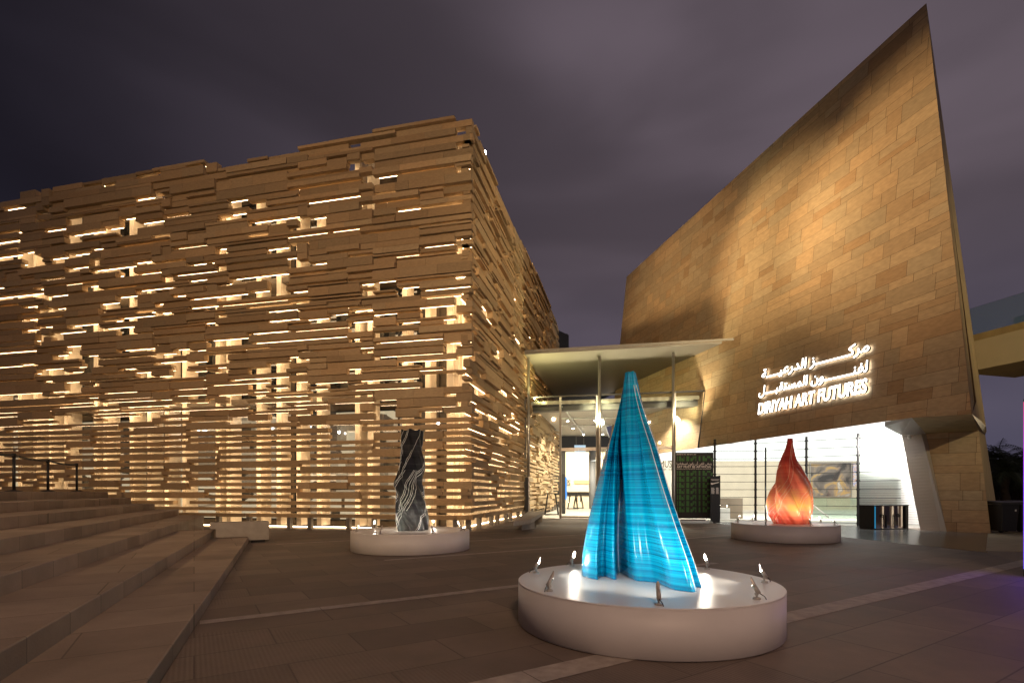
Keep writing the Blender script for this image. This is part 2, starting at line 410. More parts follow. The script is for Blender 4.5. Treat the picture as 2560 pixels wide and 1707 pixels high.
def slat_building():
    root = thing('slatted_stone_building', 'long building wrapped in stacked sandstone slats with warm light glowing through the gaps', 'building', tuple(C0))
    LF, LS, H = 27.0, 22.6, 14.0
    for tagn, (ln, u, nr, seed) in {'front': (LF, UF, NF, 11), 'side': (LS, US, NS, 23)}.items():
        rnd = random.Random(seed + 5)
        mb, strips, Rm, xs = cladding(ln, u, nr, C0, seed, .35, H, .36, .33)
        c = mb.build('slat_cladding', M['plank'], root)
        # vertical fins
        for i, x in enumerate(xs[1:-1]):
            if x > ln - .3: break
            if i % 9 in (0, 4, 7): continue
            mf = MB(); mf.box(x - .20, x - .01, -1.0, -.42, .12, H - .4, Rm); mf.build('fin', M['fin'], root)
        # feet under the lowest slats
        for i, x in enumerate(xs[1:-1]):
            if i % 2 == 0 and x < ln - .4: mf = MB(); mf.box(x, x + .14, -.22, -.06, 0, .42, Rm); mf.build('foot', M['post'], root)
        # inner wall with windows
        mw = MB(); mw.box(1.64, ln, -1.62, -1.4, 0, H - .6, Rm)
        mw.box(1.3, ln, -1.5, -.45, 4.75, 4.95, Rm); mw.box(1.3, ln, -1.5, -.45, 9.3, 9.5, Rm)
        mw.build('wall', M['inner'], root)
        nb = int((ln - 1.7) / 3.05)
        for fl, (z0, z1) in enumerate(((.25, 4.5), (5.1, 9.1), (9.7, 13.0))):
            for b in range(nb):
                x0 = 1.75 + b * 3.05; x1 = x0 + 2.8
                fr = MB()
                for xx in (x0, (x0 + x1) / 2 - .03, x1 - .06): fr.box(xx, xx + .06, -1.39, -1.30, z0, z1, Rm)
                for zz in (z0, z0 + (z1 - z0) * .28, z1 - .06): fr.box(x0 + .06, x1 - .06, -1.388, -1.31, zz, zz + .06, Rm)
                fo = fr.build('window', M['darkmetal'], root)
                pm = MB(); pm.box(x0 + .02, x1 - .02, -1.37, -1.36, z0 + .02, z1 - .02, Rm)
                key = 'pane_lit' if fl == 0 else ('pane_dim' if (fl == 1 and rnd.random() < .35) else 'pane_dark')
                pm.build('pane', M[key], fo)
        # led strips hidden behind the deeper slats, gathered level by level
        cand = []
        for (a, b, z0, z1, d) in strips:
            if b - a < .45 or z0 < .5: continue
            z = (z0 + z1) / 2
            if z > 13 and rnd.random() < .7: continue
            if rnd.random() < (.5 if z < 3.9 else (.92 if z < 11 else .8)): cand.append((a, b, z0, z1, d))
        cand.sort(key=lambda q: q[0] - q[2] * .05); rest = MB()
        for k_, (a, b, z0, z1, d) in enumerate(cand):
            ms = MB() if k_ < 98 else rest
            ms.box(a + .06, b - .10, d - .275, d - .245, z0 + .004, z0 + .034, Rm)
            if k_ < 98: ms.build('light_strip', M['led'], root)
        if rest.v: tag(rest.build('light_strip', M['led'], root), kind='stuff')
        ms = MB(); ms.box(.3, ln - .2, -.72, -.66, .03, .06, Rm); ms.build('ground_light_strip', M['led'], root)
        # parapet
    # core and roof
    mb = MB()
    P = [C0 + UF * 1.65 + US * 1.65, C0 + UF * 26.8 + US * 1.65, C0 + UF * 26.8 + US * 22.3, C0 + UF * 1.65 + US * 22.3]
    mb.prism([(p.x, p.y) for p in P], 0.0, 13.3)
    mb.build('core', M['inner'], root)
    # corner post
    mb = MB()
    Rm = Matrix(((UF.x, NF.x, 0, C0.x), (UF.y, NF.y, 0, C0.y), (0, 0, 1, 0), (0, 0, 0, 1)))
    mb.box(.5, .9, -.9, -.5, 0, 13.4, Rm)
    mb.build('corner_post', M['fin'], root)
    # pendant lamps seen behind the glass of the ground floor
    for i, (px, py) in enumerate([(492, 1073), (662, 1066), (452, 928 + 145), (800, 1030), (848, 1080), (760, 1063), (1096, 1058)]):
        r = ray(px, py); P0 = C0 - NF * 1.15
        p = CAM + r * ((P0 - CAM).dot(NF) / r.dot(NF))
        if i == 2: continue
        th = thing('pendant_lamp', ['round pendant lamp glowing behind the slats above the second stair landing post',
             'round pendant lamp glowing behind the slats, second from the left', '',
             'small pendant lamp high behind the slats left of the black sculpture', 'low pendant lamp just left of the black sculpture',
             'pendant lamp midway between the pale stone bench and black sculpture', 'pendant lamp behind the slats right above the black sculpture'][i], 'lamp', tuple(p), 'pendant lamps behind the slats')
        g = MB(); rr = .085 if i < 2 else .045
        g.lathe([(.01, -rr)] + [(rr * math.cos(a), rr * math.sin(a)) for a in [R(-60), R(-30), 0, R(30), R(60)]] + [(.01, rr)], p, 12)
        g.build('globe', M['down'], th, True)
        g = MB(); g.tube(p + Vector((0, 0, rr)), (p.x, p.y, 4.7), .006, 6); g.build('cord', M['black'], th)

def pane(name, kind):
    m = mat(name, (.02, .02, .02), .06, 0, .8)
    if kind == 'dark': return m
    b = bsdf(m); tc = N(m, 'ShaderNodeTexCoord'); mp = N(m, 'ShaderNodeMapping'); mp.inputs['Scale'].default_value = (.8, .8, 1.3)
    L(m, tc.outputs['Object'], mp.inputs[0])
    v = N(m, 'ShaderNodeTexVoronoi'); v.distance = 'CHEBYCHEV'; v.inputs['Scale'].default_value = 1.1; L(m, mp.outputs[0], v.inputs[0])
    cr = N(m, 'ShaderNodeValToRGB'); cr.color_ramp.interpolation = 'CONSTANT'
    sep = N(m, 'ShaderNodeSeparateColor'); L(m, v.outputs['Color'], sep.inputs[0]); L(m, sep.outputs[0], cr.inputs[0])
    e = cr.color_ramp.elements; e[0].color = (.05, .035, .02, 1); e[1].position = .25; e[1].color = (.55, .42, .26, 1)
    for p, c in ((.45, (.12, .08, .05, 1)), (.6, (.8, .66, .42, 1)), (.85, (.3, .22, .13, 1))):
        x = e.new(p); x.color = c
    L(m, cr.outputs[0], b.inputs['Emission Color']); b.inputs['Emission Strength'].default_value = .62 if kind == 'lit' else .12
    return m
M['pane_dark'] = pane('dark_window_glass', 'dark'); M['pane_lit'] = pane('lit_window_glass', 'lit'); M['pane_dim'] = pane('dim_window_glass', 'dim')
slat_building()

# ------------------------------------------------------------------ leaning ashlar building
W0 = Vector((9.1, 24.8, 3.51)); D1 = Vector((.2476, -1, 0)).normalized()
LEAN = Vector((.11, 0, 1)); E2 = (LEAN - D1 * LEAN.dot(D1)).normalized()
NW = D1.cross(E2).normalized()
if NW.x > 0: NW = -NW
def onw(px, py): return on_plane(px, py, W0, NW)
def uv(p): q = p - W0; return (q.dot(D1), q.dot(E2))
def unuv(u, v, n=0): return W0 + D1 * u + E2 * v + NW * n
def clip(poly, cp):
    """Sutherland-Hodgman, cp convex ccw"""
    out = poly
    for i in range(len(cp)):
        a = cp[i]; b = cp[(i + 1) % len(cp)]; inp = out; out = []
        if not inp: return []
        def side(p): return (b[0] - a[0]) * (p[1] - a[1]) - (b[1] - a[1]) * (p[0] - a[0])
        for j in range(len(inp)):
            p = inp[j]; q = inp[(j + 1) % len(inp)]; sp = side(p); sq = side(q)
            if sp >= 0: out.append(p)
            if (sp >= 0) != (sq >= 0):
                t = sp / (sp - sq); out.append((p[0] + (q[0] - p[0]) * t, p[1] + (q[1] - p[1]) * t))
    return out
def ashlar(poly, place, seed, mortar=.010):
    """irregular coursed stones filling a convex 2-D polygon (metres); place(u,v,n)->3D"""
    rnd = random.Random(seed); ar = sum(poly[i][0] * poly[(i + 1) % len(poly)][1] - poly[(i + 1) % len(poly)][0] * poly[i][1] for i in range(len(poly)))
    if ar < 0: poly = poly[::-1]
    us = [p[0] for p in poly]; vs = [p[1] for p in poly]; mb = MB()
    v = min(vs) - rnd.uniform(0, .2)
    rows = []
    while v < max(vs): h = rnd.choice([.26, .33, .42, .48, .52, .60]); rows.append((v, h)); v += h
    for (v0, h) in rows:
        u = min(us) - rnd.uniform(0, .6)
        while u < max(us):
            w = rnd.choice([.5, .7, .85, 1.0, 1.2, 1.5]) * (1 if h > .3 else 1.1)
            parts = [(v0, v0 + h)]
            if h > .45 and rnd.random() < .22: s_ = v0 + h * rnd.choice([.4, .5, .6]); parts = [(v0, s_), (s_, v0 + h)]
            for (a, b) in parts:
                m2 = mortar / 2
                q = clip([(u + m2, a + m2), (u + w - m2, a + m2), (u + w - m2, b - m2), (u + m2, b - m2)], poly)
                if len(q) >= 3:
                    c = rnd.uniform(.86, 1.1); k = rnd.uniform(.93, 1.05)
                    if rnd.random() < .07: c *= .8; k = 1.1
                    n = rnd.uniform(.004, .010)
                    mb.face([place(p[0], p[1], n) for p in q], (c * k, c, c / k))
            u += w
    return mb

def stone_building():
    A = onw(2316, 9); B = onw(2430, 1035); B2 = onw(2327, 1038); B3 = onw(2279.6, 1044); TL = onw(1567, 692)
    root = thing('leaning_stone_building', 'sharp pointed sandstone building leaning over the square with lit lettering on it', 'building', (14, 18, 0))
    BL = onw(1521, 1152)
    pts3 = [A, TL, BL, W0.copy(), B3, B2, B]
    ua, ub, u3, u0 = uv(A), uv(B), uv(B3), uv(W0)
    sl = (u3[1] - u0[1]) / (u3[0] - u0[0])            # the long bottom edge, extended to the right edge
    ex, ey = ub[0] - ua[0], ub[1] - ua[1]
    t = (u0[1] + sl * (ua[0] - u0[0]) - ua[1]) / (ey - sl * ex); Eu = (ua[0] + ex * t, ua[1] + ey * t)
    ul = uv(BL); ul = (ul[0], u0[1] + sl * (ul[0] - u0[0]))
    mb = ashlar([ua, uv(TL), ul, Eu], unuv, 3); m2 = ashlar([Eu, u3, ub], unuv, 4)
    k = len(mb.v); mb.v += m2.v; mb.f += [tuple(i + k for i in f) for f in m2.f]; mb.c += m2.c
    mb.build('ashlar_cladding', M['ashlar'], root)
    # body of the wall: a wedge, thin at the top edge
    mb = MB(); back = [A + Vector((.2, .18, -.5)), TL - NW * .35] + [p - NW * .9 + Vector((0, 0, .45)) for p in pts3[2:-1]] + [B + Vector((.75, .70, .45))]
    n = len(pts3); mb.face(pts3); mb.face(back[::-1])
    for i in range(n):
        if i == n - 1: continue      # the flank closes the right edge
        mb.face([pts3[i], pts3[(i + 1) % n], back[(i + 1) % n], back[i]])
    mb.build('wall', M['mortar'], root)
    Lt = Vector((14.67, 16.0, 3.29)); Lb = Vector((15.83, 16.83, 0)); Gb = Vector((20.5, 21.4, 0)); Jt = Vector((14.08, 17.3, 3.34)); Jb = Vector((14.95, 17.5, 0))
    du = (Lb - Jb); du.z = 0; du.normalize(); nl = Vector((du.y, -du.x, 0))
    Lt = on_plane(2446, 1076, Jb, nl); Jt = on_plane(2315, 1084, Jb, nl)
    # flank: shallow curved return lit from the side
    mb = MB()
    def lerp(a, b, t): return a + (b - a) * t
    for i in range(24):
        a0 = lerp(A, B, i / 24); a1 = lerp(A, B, (i + 1) / 24)
        G2 = Vector((18.6, 20.0, 3.6))
        b0 = lerp(A, G2, i / 24); b1 = lerp(A, G2, (i + 1) / 24); m_ = 4
        for j in range(m_):
            f0, f1 = j / m_, (j + 1) / m_
            bulge = lambda f: Vector((0.10, -.10, 0)) * math.sin(math.pi * f)
            mb.face([lerp(a0, b0, f0) + bulge(f0) * (i / 24), lerp(a0, b0, f1) + bulge(f1) * (i / 24), lerp(a1, b1, f1) + bulge(f1) * ((i + 1) / 24), lerp(a1, b1, f0) + bulge(f0) * ((i + 1) / 24)])
    G2 = Vector((18.6, 20.0, 3.6))
    mb.face([B, G2, Lt]); mb.face([Lt, G2, Gb, Lb])
    mb.build('flank', M['flank'], root)
    # back side so the building is solid from elsewhere
    mb = MB(); K = Vector((19.5, 36, 0)); TLb = TL - NW * .3
    Up = Vector((0, 0, 4.3)); P_ = Vector((35.5, 41, 0)); Q_ = Vector((20, 41, 12))
    mb.face([Gb, P_, P_ + Up, G2]); mb.face([A, G2, P_ + Up]); mb.face([A, P_ + Up, Q_]); mb.face([A, Q_, TLb])
    mb.build('rear_wall', M['flank'], root)
    # leg
    du = (Lb - Jb); du.z = 0; du.normalize(); nl = Vector((du.y, -du.x, 0))
    if nl.y > 0: nl = -nl
    def legp(u, v, n_): return Vector((Jb.x, Jb.y, 0)) + du * u + Vector((0, 0, 1)) * v + nl * n_
    w = (Lb - Jb).length
    # stones follow the slanted sides
    lt_u = (Jt - Jb).dot(du); rt_u = (Lt - Jb).dot(du)
    mb = ashlar([(0, 0), (w, 0), (rt_u, Lt.z), (lt_u, Jt.z)], legp, 9); mb.build('leg_cladding', M['ashlar'], root)
    mb = MB(); q = [legp(0, 0, 0), legp(w, 0, 0), legp(rt_u, Lt.z, 0), legp(lt_u, Jt.z, 0)]
    mb.face(q); mb.face([q[1], q[1] - nl * 3, q[2] - nl * 3, q[2]]); mb.face([q[0], q[3], q[3] - nl * .8, q[0] - nl * .8])
    mb.build('leg', M['mortar'], root)
    # soffits
    mb = MB(); mb.face([B, Lt, Jt, B3]); mb.face([B3, B2, B]); mb.build('soffit', M['flank'], root)
    S1 = at(2212, 1066, 15.9); J0 = at(2253, 1088, 18.25); J1 = at(2303.5, 1084.5, 17.75); E1 = onw(2212, 1054)
    mb = MB(); mb.face([B3, Jt, J1]); mb.face([B3, J1, J0]); mb.face([B3, J0, S1]); mb.face([B3, S1, E1]); mb.build('metal_soffit', mat('soffit_metal', (.62, .61, .59), .35, .3), root)
    # white jamb with a stepped edge
    K0 = gnd(2300, 1324.6); K1 = gnd(2351, 1327)
    mb = MB(); n = 30; left = []
    for i in range(n):
        t0 = i / n; t1 = (i + 1) / n; a = K0.lerp(J0, t0); b = K0.lerp(J0, t1); hz = (K1 - K0).normalized()
        left += [Vector((a.x, a.y, a.z)), Vector((a.x, a.y, b.z))]
    left.append(J0)
    for i in range(n):
        a, b = left[2 * i], left[2 * i + 1]; t0 = i / n; t1 = (i + 1) / n
        mb.face([a, K1.lerp(J1, t0), K1.lerp(J1, t1), b])
    mb.face([K1, K1 + Vector((.62, -.2, 0)), Jt, J1]); mb.face([K1, Jb, Jt, J1])
    mb.build('door_jamb', noisy(mat('jamb_panel', (.46, .41, .36), .55), 1.2, .07), root)
    mb = MB(); p = at(2273, 1093, 17.6); mb.lathe([(.02, .07), (.05, .05), (.055, 0), (.04, -.04), (.01, -.06)], p, 14); 
    tag(mb.build('security_camera', M['white'], None, True), 'small white dome camera under the grey soffit beside the white jamb', 'camera')
    # luminous ceiling over the gallery
    mb = MB(); zc = 3.72
    mb.face([(11.42, 15.62, zc), (13.88, 18.3, zc - .03), (15.6, 17.7, zc), (33, 38.6, zc), (5.9, 38.6, zc)][::-1])
    mb.build('luminous_ceiling', M['lumi'], root)
    return root
SB = stone_building()

# ------------------------------------------------------------------ lettering
FORMS = {'ا': 'FE8D FE8E - -', 'أ': 'FE83 FE84 - -', 'ب': 'FE8F FE90 FE91 FE92', 'ة': 'FE93 FE94 - -', 'ت': 'FE95 FE96 FE97 FE98', 'د': 'FEA9 FEAA - -', 'ر': 'FEAD FEAE - -', 'ز': 'FEAF FEB0 - -',
 'س': 'FEB1 FEB2 FEB3 FEB4', 'ص': 'FEB9 FEBA FEBB FEBC', 'ط': 'FEC1 FEC2 FEC3 FEC4', 'ع': 'FEC9 FECA FECB FECC', 'غ': 'FECD FECE FECF FED0', 'ف': 'FED1 FED2 FED3 FED4', 'ق': 'FED5 FED6 FED7 FED8',
 'ك': 'FED9 FEDA FEDB FEDC', 'ل': 'FEDD FEDE FEDF FEE0', 'م': 'FEE1 FEE2 FEE3 FEE4', 'ن': 'FEE5 FEE6 FEE7 FEE8', 'و': 'FEED FEEE - -', 'ي': 'FEF1 FEF2 FEF3 FEF4'}
def shape_ar(s):
    out = []
    for i, c in enumerate(s):
        if c not in FORMS: out.append(c); continue
        f = FORMS[c].split(); prev = s[i - 1] if i else ' '; nxt = s[i + 1] if i + 1 < len(s) else ' '
        jp = prev == 'ـ' or (prev in FORMS and FORMS[prev].split()[2] != '-'); jn = (nxt in FORMS or nxt == 'ـ') and f[2] != '-'
        k = 3 if jp and jn else (1 if jp else (2 if jn else 0)); out.append(chr(int(f[k], 16)))
    return ''.join(reversed(out))
def text_mesh(name, body, width, height, mats, ext, parent, Mx, bold=.0, fit_h=None, smooth=False):
    """text scaled to width; height = scale of the line (m)"""
    c = bpy.data.curves.new(name, 'FONT'); c.body = body; c.extrude = .5; c.offset = bold; c.resolution_u = 3; c.fill_mode = 'BOTH'
    o = bpy.data.objects.new(name, c); COL.objects.link(o); bpy.context.view_layer.update()
    me = bpy.data.meshes.new_from_object(o.evaluated_get(bpy.context.evaluated_depsgraph_get()))
    bpy.data.objects.remove(o); bpy.data.curves.remove(c)
    xs = [v.co.x for v in me.vertices]; ys = [v.co.y for v in me.vertices]
    x0, x1 = min(xs), max(xs); sx = width / (x1 - x0); sy = height
    for v in me.vertices:
        v.co = Mx @ Vector(((v.co.x - x0) * sx, v.co.y * sy, (v.co.z + .5) * ext))
    me.materials.clear()
    for m in mats: me.materials.append(m)
    me.update(); me.name = name
    Nn = (Mx.to_3x3() @ Vector((0, 0, 1))).normalized()
    if len(mats) > 1:
        for p in me.polygons: p.material_index = 0 if abs(p.normal.dot(Nn)) > .7 else 1
    ob = bpy.data.objects.new(name, me); COL.objects.link(ob)
    if parent is not None: ob.parent = parent; ob.matrix_parent_inverse = parent.matrix_basis.inverted()
    return ob
def frame3(o, x, y, z):
    return Matrix(((x.x, y.x, z.x, o.x), (x.y, y.y, z.y, o.y), (x.z, y.z, z.z, o.z), (0, 0, 0, 1)))
M['sign_face'] = emis('sign_face', (1, .95, .86), 7.0); M['sign_side'] = mat('sign_side', (.02, .025, .03), .4)
def wall_sign():
    root = thing('illuminated_lettering', 'white glowing Arabic and English lettering fixed to the leaning sandstone wall', 'sign', tuple(unuv(8, 3)))
    KS = 'ـ'
    rows = [(shape_ar('مرك' + KS * 8 + 'ز الدرعي' + KS * 4 + 'ة'), (1911, 948), (2181, 878), .50, .012),
            (shape_ar('لفن' + KS * 8 + 'ون المستقب' + KS * 4 + 'ل'), (1904, 989), (2176, 930), .50, .012),
            ('DIRIYAH ART FUTURES', (1902, 1036.5), (2174.5, 981), .50, .022)]
    for body, a, b, h, bold in rows:
        p = onw(*a); q = onw(*b); o = p + NW * .07
        dv = q - p; wd = dv.length; x = dv.normalized(); y = NW.cross(x).normalized()
        if y.z < 0: y = -y
        hh = h if 'A' not in body else .63
        text_mesh('text_line', body, wd, hh, [M['sign_face'], M['sign_side']], .07, root, frame3(o, x, y, NW), bold)
wall_sign()

# ------------------------------------------------------------------ canopy
def canopy():
    z = 8.2; root = thing('entrance_canopy', 'pale metal canopy roof spanning between the slatted building and the leaning stone building', 'canopy', (5, 25, z))
    T = Vector((10.0, 22.95)); Lf = Vector((.62, 24.9)); wl = lambda Y: 9.1 + .11 * (z - 3.51) - .2476 * (Y - 24.8)
    def fx(Y): return -1.49 + .228 * (Y - 17.2)
    seams = [(4.0, 24.27, 6.5, 35.7), (7.66, 23.36, 8.77, 28.4)]
    # front edge
    def fy(x): return Lf.y + (T.y - Lf.y) * (x - Lf.x) / (T.x - Lf.x)
    def fedge(x): return Vector((x, fy(x)))
    cuts = []
    d = Vector((.2185, .9758))
    Yb = 46
    xs = [Lf.x, 4.0, 7.66, T.x]
    # panels between seams, each clipped against the stone wall on the right
    wallpoly = [(Lf.x - .3, 24.95), (T.x, T.y), (wl(Yb) - .02, Yb), (fx(Yb) + .25, Yb)]
    def ccw(p):
        a = sum(p[i][0] * p[(i + 1) % len(p)][1] - p[(i + 1) % len(p)][0] * p[i][1] for i in range(len(p))); return p if a > 0 else p[::-1]
    wp = ccw([tuple(p) for p in wallpoly])
    k = (Yb + 2 - 22) / d.y
    for i in range(3):
        s = .05
        a = Vector((xs[i] + (s if i else -1.5), 22)); b = Vector((xs[i + 1] - s, 22))
        # shift so that seams pass through the front edge points
        a.x -= (fy(xs[i]) - 22) * d.x / d.y * (1 if i else 0); b.x -= (fy(xs[i + 1]) - 22) * d.x / d.y
        if i == 2: b.x = 30
        q = clip(ccw([tuple(a), tuple(b), tuple(b + d * k), tuple(a + d * k)]), wp)
        if len(q) > 2:
            mb = MB(); mb.prism(q, z, z + .10); mb.build('panel', M['canopy'], root)
    mb = MB(); mb.prism([(p[0], p[1] + (.9 if p[1] < 30 else 0)) for p in wp], z + .13, z + .22)
    mb.build('roof_deck', M['post'], root)
    mb = MB(); mb.hexa([(Lf.x, Lf.y - .03, z - .01), (T.x, T.y - .03, z - .01), (T.x, T.y + .0, z - .01), (Lf.x, Lf.y + .0, z - .01), (Lf.x, Lf.y - .03, z + .09), (T.x, T.y - .03, z + .09), (T.x, T.y, z + .09), (Lf.x, Lf.y, z + .09)])
    mb.build('fascia', M['post'], root)
    return root
canopy()
spot('canopy_fill', (.95, 25.9, 6.4), (3.2, 27.0, 8.2), 950, 150, (1, .88, .36), 1, .1)  # unseen spots added to brighten the canopy underside
spot('canopy_fill', (4.3, 25.0, 5.0), (4.6, 27.5, 8.2), 1300, 160, (1, .88, .52), 1, .2)
spot('canopy_fill', (8.0, 24.3, 5.0), (8.2, 26.5, 8.2), 900, 160, (1, .86, .55), 1, .2)

# ------------------------------------------------------------------ entrance glass front
GL = Vector((.72, 26.62, 0)); GR = Vector((9.38, 24.8, 0)); GD = (GR - GL).normalized(); GN = Vector((GD.y, -GD.x, 0))
def gpt(px):
    k = (px - CX) / F   # X = k Y
    # GL + GD*s : x = k*y
    s = (k * GL.y - GL.x) / (GD.x - k * GD.y); return GL + GD * s
def entrance():
    root = thing('entrance_glass_front', 'tall glass entrance front with double doors between the two buildings', 'glass wall', tuple(GL))
    ZT = 6.25
    cols = [1313, 1401, 1494, 1588, 1685, 1757]
    Z = Vector((0, 0, 1))
    for px in cols[:-1]:
        p = gpt(px); mb = MB(); Mx = frame3(p, GD, -GN, Z); w = .05 if px not in (1494, 1685) else .08
        mb.box(-w, w, -.06, .10, 0, ZT, Mx); mb.build('mullion', M['post'], root)
    mb = MB(); mb.box(0, (GR - GL).length, -.05, .07, ZT, ZT + .07, frame3(GL, GD, -GN, Z)); mb.build('head_rail', M['darkmetal'], root)
    a = (gpt(1401) - GL).length; b = (gpt(1685) - GL).length
    mb = MB(); mb.box(a + .06, b - .09, -.03, .03, 3.58, 3.63, frame3(GL, GD, -GN, Z)); mb.build('transom', M['steel'], root)
    # slanted frame where the glass meets the stone wall
    mb = MB(); pj = gpt(1757); t0 = Vector((9.42, 24.78, 6.27)); t1 = Vector((9.10, 24.82, 3.5)); mb.tube(t0, t1, .045, 6); mb.build('slanted_frame', M['darkmetal'], root)
    for i in range(len(cols) - 1):
        a = (gpt(cols[i]) - GL).length + .06; b = (gpt(cols[i + 1]) - GL).length - .06; Mx = frame3(GL, GD, -GN, Z)
        if i == 0:
            a = .02
        mb = MB()
        if i in (1, 2, 3): mb.box(a, b, .0, .012, 3.65, ZT, Mx)
        elif i == 4:
            mb.extrude([Mx @ Vector(p) for p in ((a, 0, 0), (b - .25, 0, 0), (b - .27, 0, 3.5), (b + .03, 0, ZT), (a, 0, ZT))], Mx.to_3x3() @ Vector((0, .012, 0)))
        else: mb.box(a, b, .0, .012, .02, ZT, Mx)
        mb.build('glass_pane', M['glass'], root)
        if i in (1, 3):
            m_ = (a + b) / 2
            for (x0, x1, hs) in ((a, m_ - .01, x1 if False else m_ - .09), (m_ + .01, b, m_ + .09)):
                mb = MB(); mb.box(x0, x1, .0, .014, .03, 3.56, Mx); door = mb.build('glass_door', M['glass'], root)
                mb = MB(); mb.box(x0, x1, -.02, .03, .03, .13, Mx); mb.build('rail', M['steel'], door)
                mb = MB(); mb.box(x0, x1, -.02, .03, 3.48, 3.56, Mx); mb.build('rail', M['steel'], door)
                mb = MB(); mb.box(hs - .018, hs + .018, -.09, -.05, .85, 1.35, Mx); mb.box(hs - .018, hs + .018, .05, .09, .85, 1.35, Mx); mb.build('handle', M['darkmetal'], door)
        elif i == 2:
            mb = MB(); mb.box(a, b, .0, .012, .03, 3.56, Mx); mb.build('glass_pane', M['glass'], root)
    # ladder-like pull frame beside the door post
    p = gpt(1499); Mx = frame3(p + GD * .17, GD, -GN, Z); mb = MB()
    mb.tube(Mx @ Vector((0, 0, 0)), Mx @ Vector((0, 0, 3.5)), .018, 6); mb.tube(Mx @ Vector((.2, 0, 0)), Mx @ Vector((.2, 0, 3.5)), .018, 6)
    for zz in (.4, 1.05, 1.6, 2.2, 2.9): mb.tube(Mx @ Vector((0, 0, zz)), Mx @ Vector((.2, 0, zz)), .012, 6)
    mb.build('door_frame', M['darkmetal'], root)
    # slim masts carrying the canopy
    for px, lab in ((1323, 'pale slim mast carrying the canopy next to the slatted wall'), (1499, 'slim steel mast carrying the canopy left of the blue sculpture'), (1682, 'slim steel mast carrying the canopy left of the black poster')):
        p = gpt(px) + GN * .22; mb = MB(); mb.tube(p, p + Z * 8.19, .07, 14)
        th = thing('canopy_mast', lab, 'post', tuple(p), 'masts under the canopy'); mb.build('pole', M['steel'], th, True)
        mb = MB(); mb.box(-.13, .13, -.13, .13, 0, .015, Matrix.Translation(p)); mb.build('base_plate', M['steel'], th)
entrance()

